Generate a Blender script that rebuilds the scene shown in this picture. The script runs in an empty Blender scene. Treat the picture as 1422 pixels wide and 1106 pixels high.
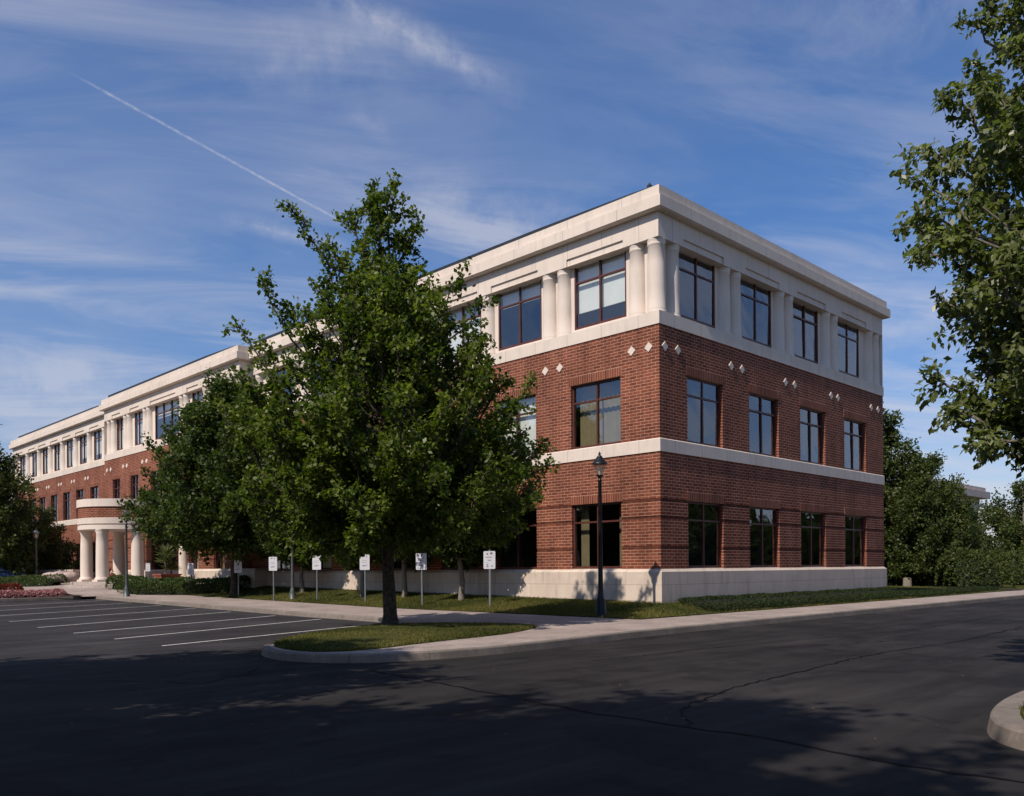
import bpy, math, random
import numpy as np
from mathutils import Matrix, Vector
R = math.radians
S = bpy.context.scene
COL = S.collection
PI = math.pi

# ------------------------------------------------------------------ camera
F_PX, ROLL, HOR, YAW = 1190.488, R(.4582), 789.906, R(45.534)
CX, CD, EYE, W0, H0 = 4.7011, 27.3, 1.6, 1422.0, 1106.0
bb = np.array([math.sin(YAW), math.cos(YAW)]); aa = np.array([-math.cos(YAW), math.sin(YAW)])
RT = np.array([bb[0], aa[0], 0.0]); FW = np.array([bb[1], aa[1], 0.0]); UP = np.array([0, 0, 1.0])
CAM = np.array([-(CX*bb[0]+CD*bb[1]), -(CX*aa[0]+CD*aa[1]), EYE])
cr, sr = math.cos(ROLL), math.sin(ROLL)
cd = bpy.data.cameras.new('camera'); cam = bpy.data.objects.new('camera', cd); COL.objects.link(cam)
right = cr*RT - sr*UP; up = sr*RT + cr*UP
M = Matrix(((right[0], up[0], -FW[0], CAM[0]), (right[1], up[1], -FW[1], CAM[1]), (right[2], up[2], -FW[2], CAM[2]), (0, 0, 0, 1)))
cam.matrix_world = M
cd.sensor_width = 36; cd.sensor_fit = 'HORIZONTAL'; cd.lens = 36*F_PX/W0
cd.shift_y = cr*(HOR-H0/2)/W0; cd.shift_x = -sr*(HOR-H0/2)/W0
cd.clip_start = .1; cd.clip_end = 3000
S.camera = cam

def wdir(px, py):
    u, v = px-W0/2, py-H0/2
    t = (cr*u-sr*v)/F_PX; w = -((sr*u+cr*v)-(HOR-H0/2))/F_PX
    d = t*RT + FW + w*UP
    return d
def at(px, py, depth):            # a point of the place, at a depth in metres
    return CAM + wdir(px, py)*depth

# ------------------------------------------------------------------ light
SUN_EL, SUN_TH = R(47), R(4)
sdir = Vector((-math.cos(SUN_EL)*math.cos(SUN_TH), -math.cos(SUN_EL)*math.sin(SUN_TH), math.sin(SUN_EL)))
sl = bpy.data.lights.new('sun', 'SUN'); so = bpy.data.objects.new('sun', sl); COL.objects.link(so)
sl.energy = 5.0; sl.angle = R(.53); sl.color = (1.0, .89, .78)
so.rotation_euler = sdir.to_track_quat('Z', 'Y').to_euler(); so.location = (-60, -5, 60)
S.view_settings.view_transform = 'Standard'; S.view_settings.look = 'None'
S.view_settings.exposure = 0.0; S.view_settings.gamma = 1
S.render.engine = 'CYCLES'
S.cycles.max_bounces = 8; S.cycles.diffuse_bounces = 3; S.cycles.glossy_bounces = 3; S.cycles.transparent_max_bounces = 8
S.cycles.transmission_bounces = 4
try: S.cycles.use_denoising = True
except Exception: pass

class NT:
    def __init__(s, tree): s.t = tree; s.n = tree.nodes; s.l = tree.links
    def new(s, ty, **kw):
        n = s.n.new(ty)
        for k, v in kw.items():
            if k == 'ins':
                for a, b in v.items():
                    sock = n.inputs[a]
                    if isinstance(b, bpy.types.NodeSocket): s.l.new(b, sock)
                    else: sock.default_value = b
            else: setattr(n, k, v)
        return n
    def math(s, op, a, b=None, c=None):
        n = s.n.new('ShaderNodeMath'); n.operation = op
        for i, x in enumerate((a, b, c)):
            if x is None: continue
            if isinstance(x, bpy.types.NodeSocket): s.l.new(x, n.inputs[i])
            else: n.inputs[i].default_value = x
        return n.outputs[0]
    def mix(s, f, a, b, mode='MIX'):
        n = s.n.new('ShaderNodeMix'); n.data_type = 'RGBA'; n.blend_type = mode
        for i, x in ((0, f), (6, a), (7, b)):
            if isinstance(x, bpy.types.NodeSocket): s.l.new(x, n.inputs[i])
            elif i == 0: n.inputs[0].default_value = x
            else: n.inputs[i].default_value = (*x, 1) if len(x) == 3 else x
        return n.outputs[2]
    def ramp(s, f, stops, interp='LINEAR'):
        n = s.n.new('ShaderNodeValToRGB'); s.l.new(f, n.inputs[0]); n.color_ramp.interpolation = interp
        el = n.color_ramp.elements
        while len(el) < len(stops): el.new(.5)
        for e, (p, c) in zip(el, stops):
            e.position = p; e.color = (*c, 1) if not isinstance(c, (int, float)) else (c, c, c, 1)
        return n.outputs[0]
    def noise(s, vec, scale, detail=4, rough=.55, dist=0.0):
        n = s.new('ShaderNodeTexNoise', ins={'Vector': vec, 'Scale': scale, 'Detail': detail, 'Roughness': rough, 'Distortion': dist})
        return n.outputs['Fac']
    def mapping(s, vec, scale=(1, 1, 1), loc=(0, 0, 0), rot=(0, 0, 0)):
        n = s.new('ShaderNodeMapping', ins={'Vector': vec, 'Scale': scale, 'Location': loc, 'Rotation': rot}); return n.outputs[0]

def world():
    w = bpy.data.worlds.new('World'); S.world = w; w.use_nodes = True
    t = NT(w.node_tree); t.n.clear()
    sky = t.new('ShaderNodeTexSky', sky_type='NISHITA', sun_disc=False, sun_elevation=SUN_EL)
    sky.sun_rotation = math.atan2(sdir.x, sdir.y)
    sky.air_density = 1.0; sky.dust_density = .6; sky.ozone_density = 2.2; sky.altitude = 100
    tc = t.new('ShaderNodeTexCoord'); d = t.new('ShaderNodeVectorMath', operation='NORMALIZE', ins={0: tc.outputs['Generated']}).outputs[0]
    sep = t.new('ShaderNodeSeparateXYZ', ins={0: d}); z = sep.outputs[2]
    # cirrus sheet projected on a high plane
    zc = t.math('MAXIMUM', z, .03)
    px = t.math('DIVIDE', sep.outputs[0], t.math('ADD', zc, .12)); py = t.math('DIVIDE', sep.outputs[1], t.math('ADD', zc, .12))
    pv = t.new('ShaderNodeCombineXYZ', ins={0: px, 1: py}).outputs[0]
    def R2(v, ang): return t.mapping(v, rot=(0, 0, ang))
    a = t.mapping(R2(pv, R(28)), scale=(.9, 2.6, 1), loc=(3.1, 1.7, 0))
    n1 = t.noise(a, 1.15, 10, .60, 1.0)
    n2 = t.noise(t.mapping(pv, scale=(.55, .55, 1), loc=(7.3, 2.2, 0)), 1.0, 3, .5, .3)
    c1 = t.ramp(n1, [(.42, 0.0), (.66, 1.0)]); c2 = t.ramp(n2, [(.34, 0.1), (.60, 1.0)])
    fac = t.math('MULTIPLY', t.math('MULTIPLY', c1, c2), .82)
    veil = t.math('MULTIPLY', t.ramp(t.noise(t.mapping(R2(pv, R(40)), scale=(.5, 1.2, 1), loc=(1, 5, 0)), .9, 5, .6, .4), [(.35, 0.0), (.75, 1.0)]), .24)
    fac = t.math('ADD', fac, veil)
    low = t.ramp(z, [(.10, 1.0), (.55, .0)])
    fac = t.math('ADD', fac, t.math('MULTIPLY', t.math('MULTIPLY', low, t.ramp(n1, [(.3, 0.2), (.65, 1.0)])), .36))
    # streaks that follow great circles: an aircraft trail and wind-drawn cirrus
    def streak(p, q, width, amp, soft, nscale, fade=.12):
        A = Vector(wdir(*p)).normalized(); B = Vector(wdir(*q)).normalized(); n = A.cross(B).normalized(); m = (A+B).normalized(); tt = n.cross(m)
        half = A.angle(B)/2
        wob = t.noise(d, nscale, 4, .6)
        dist = t.new('ShaderNodeVectorMath', operation='DOT_PRODUCT', ins={0: d, 1: tuple(n)}).outputs['Value']
        dist = t.math('ABSOLUTE', t.math('ADD', dist, t.math('MULTIPLY', t.math('SUBTRACT', wob, .5), width*soft)))
        al = t.new('ShaderNodeVectorMath', operation='DOT_PRODUCT', ins={0: d, 1: tuple(tt)}).outputs['Value']
        fwd = t.new('ShaderNodeVectorMath', operation='DOT_PRODUCT', ins={0: d, 1: tuple(m)}).outputs['Value']
        core = t.math('POWER', t.math('MAXIMUM', t.math('SUBTRACT', 1, t.math('DIVIDE', dist, width)), 0), 1.4)
        ends = t.new('ShaderNodeMapRange', clamp=True, ins={0: t.math('ABSOLUTE', al), 1: math.sin(half), 2: math.sin(half)*(1-fade*3), 3: 0.0, 4: 1.0}).outputs[0]
        tex = t.ramp(t.noise(d, nscale*1.7, 5, .65), [(.3, .1), (.62, 1.0)])
        v = t.math('MULTIPLY', t.math('MULTIPLY', core, ends), tex)
        v = t.math('MULTIPLY', v, t.math('GREATER_THAN', fwd, .2))
        return t.math('MULTIPLY', v, amp)
    for args in (((95, 100), (500, 322), .0021, .62, .5, 110, .08), ((395, -40), (735, 135), .020, .55, 1.2, 22, .2), ((470, 148), (560, 195), .018, .22, 1.5, 25, .25),
                 ((300, 300), (500, 345), .014, .50, 1.6, 20, .2), ((520, 275), (860, 330), .05, .40, 1.4, 12, .22), ((-60, 545), (200, 520), .05, .75, 1.3, 14, .3),
                 ((260, 120), (620, 40), .06, .34, 1.5, 10, .3), ((1060, 40), (1440, -30), .05, .34, 1.5, 12, .3), ((1120, 470), (1440, 430), .05, .34, 1.5, 12, .3)):
        fac = t.math('ADD', fac, streak(*args))
    fac = t.math('MINIMUM', fac, .85)
    tint = t.mix(1.0, sky.outputs[0], t.ramp(z, [(.05, (.66, .63, .74)), (.28, (.37, .60, .85)), (.62, (.27, .575, .92)), (.9, (.17, .40, .69))]), 'MULTIPLY')  # zenith stop, above the view, darkened to cut fill on the ground
    tint = t.mix(1.0, tint, (2.0, 2.0, 2.0), 'MULTIPLY')
    cloud = t.mix(1.0, t.mix(.62, tint, (9.4, 9.3, 10.0)), (1, 1, 1), 'MULTIPLY')
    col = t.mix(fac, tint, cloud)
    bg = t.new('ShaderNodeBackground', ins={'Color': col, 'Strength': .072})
    t.new('ShaderNodeOutputWorld', ins={'Surface': bg.outputs[0]})
world()

# ------------------------------------------------------------------ materials
MAT = {}
def mat(name):
    m = bpy.data.materials.new(name); m.use_nodes = True; t = NT(m.node_tree); t.n.clear(); MAT[name] = m
    o = t.new('ShaderNodeOutputMaterial'); return m, t, o
def pbsdf(t, o, **ins):
    p = t.new('ShaderNodeBsdfPrincipled', ins={k.replace('_', ' '): v for k, v in ins.items()}); t.l.new(p.outputs[0], o.inputs[0]); return p
def bump(t, h, strength, dist): return t.new('ShaderNodeBump', ins={'Height': h, 'Strength': strength, 'Distance': dist}).outputs[0]
def objco(t): return t.new('ShaderNodeNewGeometry').outputs['Position']

def simple(name, col, rough=.6, metal=0.0, var=.15, scale=6.0, spec=.4, bumpd=0.0):
    m, t, o = mat(name); p = objco(t)
    n = t.noise(p, scale, 5, .6)
    c = t.mix(t.ramp(n, [(.3, 0.0), (.7, 1.0)]), tuple(x*(1-var) for x in col), tuple(min(1, x*(1+var)) for x in col))
    kw = dict(Base_Color=c, Roughness=rough, Metallic=metal)
    if bumpd: kw['Normal'] = bump(t, t.noise(p, scale*6, 3), .5, bumpd)
    b = pbsdf(t, o, **kw); b.inputs['Specular IOR Level'].default_value = spec
    return m

def brick(name, mode='run', z0=1.57, dark=1.0, mort=(.49, .30, .215)):
    m, t, o = mat(name); p = objco(t); s = t.new('ShaderNodeSeparateXYZ', ins={0: p})
    u = t.math('ADD', s.outputs[0], s.outputs[1]); v = t.math('SUBTRACT', s.outputs[2], z0)
    if mode == 'run': vec = t.new('ShaderNodeCombineXYZ', ins={0: u, 1: v}).outputs[0]
    else: vec = t.new('ShaderNodeCombineXYZ', ins={0: v, 1: u}).outputs[0]
    if mode == 'drum':
        ang = t.math('ARCTAN2', t.math('SUBTRACT', s.outputs[1], 36.9), t.math('ADD', s.outputs[0], 3.0))
        vec = t.new('ShaderNodeCombineXYZ', ins={0: t.math('MULTIPLY', ang, 2.85), 1: v}).outputs[0]
    # slight waviness of hand-laid courses
    wv = t.new('ShaderNodeVectorMath', operation='ADD', ins={0: vec, 1: t.new('ShaderNodeVectorMath', operation='SCALE', ins={0: t.new('ShaderNodeTexNoise', ins={'Vector': p, 'Scale': 5.0, 'Detail': 2.0}).outputs['Color'], 3: .012}).outputs[0]}).outputs[0]
    b = t.new('ShaderNodeTexBrick', offset=.5 if mode != 'sold' else 0.0, ins={'Vector': wv, 'Scale': 1.0, 'Mortar Size': .0112, 'Mortar Smooth': .4, 'Bias': 0.0, 'Brick Width': .305, 'Row Height': .1016,
        'Color1': (.255*dark, .074*dark, .039*dark, 1), 'Color2': (.150*dark, .041*dark, .022*dark, 1), 'Mortar': (*mort, 1)})
    big = t.ramp(t.noise(p, .45, 5, .6), [(.3, .74), (.7, 1.16)])
    fine = t.ramp(t.noise(p, 38, 4, .6), [(.3, .8), (.7, 1.15)])
    stain = t.ramp(t.noise(t.mapping(p, scale=(1.6, 1.6, .25)), 1.3, 5, .6), [(.42, 1.0), (.72, .66)])
    c = t.mix(1.0, b.outputs[0], big, 'MULTIPLY'); c = t.mix(1.0, c, fine, 'MULTIPLY'); c = t.mix(1.0, c, stain, 'MULTIPLY')
    # a few over-burnt headers
    burnt = t.ramp(t.new('ShaderNodeTexWhiteNoise', noise_dimensions='2D', ins={'Vector': t.new('ShaderNodeVectorMath', operation='SNAP', ins={0: vec, 1: (.1525, .1016, 1)}).outputs[0]}).outputs[0], [(.0, .82), (.2, 1.0), (1.0, 1.0)])
    c = t.mix(t.math('SUBTRACT', 1.0, b.outputs[1]), c, t.mix(1.0, c, burnt, 'MULTIPLY'))
    h = t.math('ADD', t.math('MULTIPLY', t.math('SUBTRACT', 1.0, b.outputs[1]), 1.0), t.math('MULTIPLY', t.noise(p, 60, 3), .25))
    bs = pbsdf(t, o, Base_Color=c, Roughness=.88, Normal=bump(t, h, .8, .010)); bs.inputs['Specular IOR Level'].default_value = .2
    return m
brick('brick'); brick('soldier_low', 'sold', 3.8); brick('soldier_high', 'sold', 7.96); brick('brick_band', dark=.55, mort=(.17, .085, .06)); brick('brick_drum', 'drum')

def stone(name, col, bw, bh, joint=.5, z0=0.0, dirt=.25):
    m, t, o = mat(name); p = objco(t); s = t.new('ShaderNodeSeparateXYZ', ins={0: p})
    vec = t.new('ShaderNodeCombineXYZ', ins={0: t.math('ADD', s.outputs[0], s.outputs[1]), 1: t.math('SUBTRACT', s.outputs[2], z0)}).outputs[0]
    b = t.new('ShaderNodeTexBrick', offset=.5, ins={'Vector': vec, 'Scale': 1.0, 'Mortar Size': .009, 'Mortar Smooth': .2, 'Brick Width': bw, 'Row Height': bh,
        'Color1': (1, 1, 1, 1), 'Color2': (.93, .92, .91, 1), 'Mortar': (1-joint, 1-joint, 1-joint, 1)})
    n = t.ramp(t.noise(p, 1.1, 6, .65), [(.3, 1-dirt*.5), (.7, 1.03)])
    streak = t.ramp(t.noise(t.mapping(p, scale=(2.2, 2.2, .3)), 1.6, 6, .65), [(.5, 1.0), (.78, 1-dirt)])
    fine = t.ramp(t.noise(p, 45, 4, .6), [(.25, .93), (.75, 1.05)])
    c = t.mix(1.0, (*col, 1), b.outputs[0], 'MULTIPLY')
    for x in (n, streak, fine): c = t.mix(1.0, c, x, 'MULTIPLY')
    h = t.math('ADD', t.math('MULTIPLY', b.outputs[1], -1.0), t.math('MULTIPLY', t.noise(p, 70, 4), .3))
    bs = pbsdf(t, o, Base_Color=c, Roughness=.8, Normal=bump(t, h, .35, .006)); bs.inputs['Specular IOR Level'].default_value = .25
STONE = (.68, .59, .505)
stone('stone_plinth', (.63, .53, .44), 1.25, .52, .4, .52, .34)
stone('stone_trim', STONE, 1.55, 40, .5, -8, .17)
stone('stone_cornice', STONE, 2.4, 40, .5, -8, .2)
stone('stone_plain', STONE, 40, 40, .0, -8, .14)

m, t, o = mat('glass')
gl = t.new('ShaderNodeBsdfGlossy', ins={'Color': (.82, .90, 1.0, 1), 'Roughness': .012}); tr = t.new('ShaderNodeBsdfTransparent', ins={'Color': (.86, .90, .90, 1)})
fr = t.new('ShaderNodeLayerWeight', ins={'Blend': .5})
mx = t.new('ShaderNodeMixShader', ins={0: t.math('ADD', t.math('MULTIPLY', t.math('POWER', fr.outputs['Facing'], 3.5), .75), .15), 1: tr.outputs[0], 2: gl.outputs[0]}); t.l.new(mx.outputs[0], o.inputs[0])
m, t, o = mat('lamp_glass')
gl = t.new('ShaderNodeBsdfGlossy', ins={'Color': (1, 1, 1, 1), 'Roughness': .05}); tr = t.new('ShaderNodeBsdfTransparent', ins={'Color': (.92, .90, .84, 1)})
df = t.new('ShaderNodeBsdfTranslucent', ins={'Color': (.75, .72, .65, 1)})
mx0 = t.new('ShaderNodeMixShader', ins={0: .25, 1: tr.outputs[0], 2: df.outputs[0]})
mx = t.new('ShaderNodeMixShader', ins={0: .12, 1: mx0.outputs[0], 2: gl.outputs[0]}); t.l.new(mx.outputs[0], o.inputs[0])

simple('frame_red', (.085, .026, .018), .45, 0, .2, 3)
simple('blind', (.78, .76, .70), .8, 0, .05, 2)
simple('curtain', (.21, .165, .085), .85, 0, .15, 3)
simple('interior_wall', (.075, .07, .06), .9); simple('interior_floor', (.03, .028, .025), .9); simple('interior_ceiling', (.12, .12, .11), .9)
simple('roof_metal', (.028, .032, .040), .5, .3, .2, 3)
simple('door_dark', (.03, .018, .014), .4)
simple('lamp_black', (.010, .013, .014), .42, .4, .3, 14, .5, .001)
simple('lamp_grey', (.10, .11, .11), .45, .4, .2, 10)
simple('bulb_white', (.75, .75, .7), .3)
simple('galvanised', (.26, .28, .29), .42, .8, .15, 14)
simple('sign_face', (.50, .50, .53), .45, .0, .06, 9)
simple('sign_ink', (.13, .13, .15), .6); simple('sign_blue', (.10, .14, .22), .6)
simple('line_paint', (.50, .48, .46), .75, 0, .3, 9)
simple('tar', (.0045, .0045, .005), .75, 0, .3, 9, .1)
simple('bark', (.070, .056, .043), .95, 0, .75, 13, .2, .05)
simple('bark_pale', (.19, .165, .135), .9, 0, .3, 14, .2, .015)
simple('soil', (.04, .026, .016), .95, 0, .3, 9, .2, .02)
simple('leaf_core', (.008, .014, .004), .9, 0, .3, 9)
simple('planter_brick', (.26, .075, .05), .9, 0, .3, 12); simple('boulder', (.42, .32, .29), .85, 0, .25, 5, .3, .02)
simple('car_blue', (.012, .020, .055), .22, .3, .1, 2, .6); simple('tyre', (.012, .012, .012), .8); simple('car_glass', (.01, .012, .015), .05, 0, .1, 2, .8)
simple('tail_red', (.30, .012, .01), .25)
simple('white_marble', (.60, .56, .53), .7, 0, .1, 6)
simple('far_stone', (.50, .42, .37), .85, 0, .15, 2); simple('far_brick', (.22, .09, .07), .9, 0, .2, 4); simple('far_glass', (.03, .035, .045), .12, 0, .2, 2, .6)

def leafmat(name, c0, c1, c2, trans=.38, rough=.5):
    m, t, o = mat(name); at_ = t.new('ShaderNodeAttribute', attribute_name='rnd'); f = at_.outputs['Fac']
    c = t.ramp(f, [(0, c0), (.55, c1), (.97, c2), (1.0, c2)])
    pb = t.new('ShaderNodeBsdfPrincipled', ins={'Base Color': c, 'Roughness': rough}); pb.inputs['Specular IOR Level'].default_value = .32
    tl = t.new('ShaderNodeBsdfTranslucent', ins={'Color': t.mix(1.0, c, (1.25, 1.45, .55), 'MULTIPLY')})
    mx = t.new('ShaderNodeMixShader', ins={0: trans, 1: pb.outputs[0], 2: tl.outputs[0]}); t.l.new(mx.outputs[0], o.inputs[0])
leafmat('leaf', (.036, .060, .010), (.094, .132, .018), (.20, .225, .050), .43, .45)
leafmat('leaf_dark', (.022, .043, .008), (.050, .081, .014), (.105, .132, .030), .38)
leafmat('leaf_right', (.070, .092, .028), (.135, .160, .055), (.26, .28, .14), .42, .36)
leafmat('leaf_far', (.028, .046, .011), (.064, .088, .021), (.14, .15, .045), .40)
leafmat('leaf_hedge', (.028, .050, .012), (.050, .082, .018), (.085, .115, .028), .3)
leafmat('leaf_cover', (.010, .021, .004), (.019, .034, .007), (.036, .050, .011), .25, .75)
leafmat('leaf_yucca', (.06, .085, .03), (.10, .125, .045), (.16, .18, .07), .25)
leafmat('petal_pink', (.05, .07, .02), (.42, .13, .20), (.72, .45, .50), .3); leafmat('petal_red', (.09, .015, .014), (.15, .026, .02), (.24, .05, .035), .3)
leafmat('leaf_tan', (.20, .12, .045), (.32, .20, .085), (.45, .32, .16), .3)
leafmat('leaf_dry', (.06, .035, .015), (.12, .07, .03), (.2, .13, .06), .2)
leafmat('blade', (.046, .056, .010), (.092, .100, .018), (.20, .170, .046), .4, .6)

def asphalt(name, base, patch):
    m, t, o = mat(name); p = objco(t)
    n1 = t.ramp(t.noise(p, .22, 6, .6), [(.3, .60), (.7, 1.45)]); n2 = t.ramp(t.noise(p, 90, 3, .7), [(.3, .5), (.7, 1.6)])
    n3 = t.ramp(t.noise(t.mapping(p, rot=(0, 0, R(-4)), scale=(.35, 2.2, 1)), .9, 5, .65), [(.35, .66), (.68, 1.36)])
    n4 = t.ramp(t.noise(p, .75, 3, .5, 1.2), [(.56, 1.0), (.60, patch)])       # old patching and oil
    vor = t.new('ShaderNodeTexVoronoi', ins={'Vector': p, 'Scale': 46.0})
    spk = t.ramp(vor.outputs['Distance'], [(.06, 1.0), (.16, 0.0)]); spk = t.math('MULTIPLY', spk, t.ramp(t.noise(p, 7, 2), [(.50, 0.0), (.7, 1.0)]))
    c = t.mix(1.0, (*base, 1), n1, 'MULTIPLY')
    for x in (n2, n3, n4): c = t.mix(1.0, c, x, 'MULTIPLY')
    c = t.mix(t.math('MULTIPLY', spk, .5), c, (.13, .12, .11))
    bs = pbsdf(t, o, Base_Color=c, Roughness=.88, Normal=bump(t, t.noise(p, 110, 3, .7), .7, .008)); bs.inputs['Specular IOR Level'].default_value = .16
asphalt('asphalt', (.0220, .0202, .0198), .70); asphalt('asphalt_old', (.031, .029, .030), .86)
def concrete(name, col, sx, sy):
    m, t, o = mat(name); p = objco(t)
    b = t.new('ShaderNodeTexBrick', offset=0.0, ins={'Vector': p, 'Scale': 1.0, 'Mortar Size': .008, 'Mortar Smooth': .3, 'Brick Width': sx, 'Row Height': sy, 'Color1': (1, 1, 1, 1), 'Color2': (.92, .91, .9, 1), 'Mortar': (.5, .48, .46, 1)})
    c = t.mix(1.0, (*col, 1), b.outputs[0], 'MULTIPLY')
    for sc, lo, hi in ((.7, .74, 1.15), (5, .8, 1.12), (22, .86, 1.1), (120, .8, 1.15)): c = t.mix(1.0, c, t.ramp(t.noise(p, sc, 5, .65), [(.3, lo), (.7, hi)]), 'MULTIPLY')
    bs = pbsdf(t, o, Base_Color=c, Roughness=.88, Normal=bump(t, t.noise(p, 150, 3), .4, .003)); bs.inputs['Specular IOR Level'].default_value = .25
concrete('concrete', (.37, .305, .27), 1.5, 1.5); concrete('kerb_stone', (.215, .183, .155), 1.85, 1.85)
m, t, o = mat('turf'); p = objco(t)
c = t.ramp(t.noise(p, 1.1, 6, .65), [(.3, (.042, .050, .012)), (.55, (.066, .070, .018)), (.72, (.12, .098, .036))])
c = t.mix(1.0, c, t.ramp(t.noise(p, 60, 4, .7), [(.3, .5), (.7, 1.4)]), 'MULTIPLY')
bs = pbsdf(t, o, Base_Color=c, Roughness=.95, Normal=bump(t, t.noise(p, 90, 4, .7), .9, .03)); bs.inputs['Specular IOR Level'].default_value = .1
simple('earth', (.055, .06, .025), .95, 0, .3, .2)

# ------------------------------------------------------------------ mesh helpers
def link(name, me, parent=None, **props):
    o = bpy.data.objects.new(name, me); COL.objects.link(o)
    if parent is not None: o.parent = parent
    for k, v in props.items(): o[k] = v
    return o
class MB:
    def __init__(s): s.v = []; s.f = []; s.m = []; s.sm = []
    def face(s, pts, m=0, smooth=False):
        i = len(s.v); s.v.extend([tuple(p) for p in pts]); s.f.append(list(range(i, i+len(pts)))); s.m.append(m); s.sm.append(smooth)
    def box(s, x0, x1, y0, y1, z0, z1, m=0, M_=None):
        P = [(x0, y0, z0), (x1, y0, z0), (x1, y1, z0), (x0, y1, z0), (x0, y0, z1), (x1, y0, z1), (x1, y1, z1), (x0, y1, z1)]
        if M_ is not None: P = [tuple(M_ @ Vector(q)) for q in P]
        i = len(s.v); s.v.extend(P)
        for f in ((0, 3, 2, 1), (4, 5, 6, 7), (0, 1, 5, 4), (1, 2, 6, 5), (2, 3, 7, 6), (3, 0, 4, 7)): s.f.append([i+k for k in f]); s.m.append(m); s.sm.append(False)
    def grid(s, rows, m=0, smooth=True, close=False):     # rows of equal length point lists
        i = len(s.v); n = len(rows[0])
        for r_ in rows: s.v.extend([tuple(p) for p in r_])
        for a in range(len(rows)-1):
            for b in range(n if close else n-1):
                c = (b+1) % n; s.f.append([i+a*n+b, i+a*n+c, i+(a+1)*n+c, i+(a+1)*n+b]); s.m.append(m); s.sm.append(smooth)
    def lathe(s, prof, seg=24, cx=0, cy=0, m=0, smooth=True, cap=True):
        rows = [[(cx+r_*math.cos(2*PI*k/seg), cy+r_*math.sin(2*PI*k/seg), z) for k in range(seg)] for r_, z in prof]
        s.grid(rows, m, smooth, True)
        if cap: s.face(rows[0][::-1], m); s.face(rows[-1], m)
    def tube(s, pts, rad, seg=6, m=0):
        rows = []
        for k, p in enumerate(pts):
            d = Vector(pts[min(k+1, len(pts)-1)])-Vector(pts[max(k-1, 0)])
            d.normalize(); a = d.orthogonal().normalized(); b = d.cross(a)
            if rows and False: pass
            r_ = rad[k] if hasattr(rad, '__len__') else rad
            a = Vector((1, 0, 0)) - d*d.x if abs(d.x) < .9 else Vector((0, 1, 0)) - d*d.y
            a.normalize(); b = d.cross(a)
            rows.append([tuple(Vector(p)+a*(r_*math.cos(2*PI*j/seg))+b*(r_*math.sin(2*PI*j/seg))) for j in range(seg)])
        s.grid(rows, m, True, True); s.face(rows[-1], m); s.face(rows[0][::-1], m)
    def mesh(s, name, mats):
        me = bpy.data.meshes.new(name); me.from_pydata(s.v, [], s.f)
        for x in mats: me.materials.append(MAT[x])
        me.polygons.foreach_set('material_index', s.m); me.polygons.foreach_set('use_smooth', s.sm); me.update(); return me
    def build(s, name, mats, parent=None, **props):
        if isinstance(mats, str): mats = [mats]
        return link(name, s.mesh(name, mats), parent, **props)
def thing(name, label, cat, loc=(0, 0, 0), rz=0, group=None):
    o = bpy.data.objects.new(name, None); COL.objects.link(o); o.location = loc; o.rotation_euler = (0, 0, rz); o.empty_display_size = .3
    o['label'] = label; o['category'] = cat
    if group: o['group'] = group
    return o
def tag(o, label, cat, group=None):
    o['label'] = label; o['category'] = cat
    if group: o['group'] = group
    return o
def kids(o): return [c for c in COL.objects if c.parent == o]
def copy_tree(o, parent=None):
    c = o.copy(); COL.objects.link(c)
    if parent is not None: c.parent = parent
    for ch in kids(o): copy_tree(ch, c)
    return c

def relief(name, plane, pos, u0, u1, z0, z1, rects, mats, parent, flip=1):
    """wall face with openings: rects (ua,ub,za,zb,depth,material index or None for an open hole)"""
    us = sorted({u0, u1, *[min(max(r_[i], u0), u1) for r_ in rects for i in (0, 1)]}); zs = sorted({z0, z1, *[min(max(r_[i], z0), z1) for r_ in rects for i in (2, 3)]})
    mb = MB()
    def P(u, z, d):
        return (pos+d*flip, u, z) if plane == 'A' else (u, pos+d*flip, z)
    cell = {}
    for i in range(len(us)-1):
        for j in range(len(zs)-1):
            uc, zc = (us[i]+us[i+1])/2, (zs[j]+zs[j+1])/2; d, m_ = 0.0, 0
            for r_ in rects:
                if r_[0] <= uc <= r_[1] and r_[2] <= zc <= r_[3]: d, m_ = r_[4], r_[5]
            cell[i, j] = (d, m_)
            if m_ is not None: mb.face([P(us[i], zs[j], d), P(us[i+1], zs[j], d), P(us[i+1], zs[j+1], d), P(us[i], zs[j+1], d)], m_)
    for (i, j), (d, m_) in cell.items():
        for di, dj in ((1, 0), (0, 1)):
            q = cell.get((i+di, j+dj))
            if q is None or abs(q[0]-d) < 1e-6: continue
            mm = m_ if d < q[0] else q[1]
            mm = 0 if mm is None else mm
            if di: mb.face([P(us[i+1], zs[j], d), P(us[i+1], zs[j], q[0]), P(us[i+1], zs[j+1], q[0]), P(us[i+1], zs[j+1], d)], mm)
            else: mb.face([P(us[i], zs[j+1], d), P(us[i], zs[j+1], q[0]), P(us[i+1], zs[j+1], q[0]), P(us[i+1], zs[j+1], d)], mm)
    return mb.build(name, mats, parent)

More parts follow.
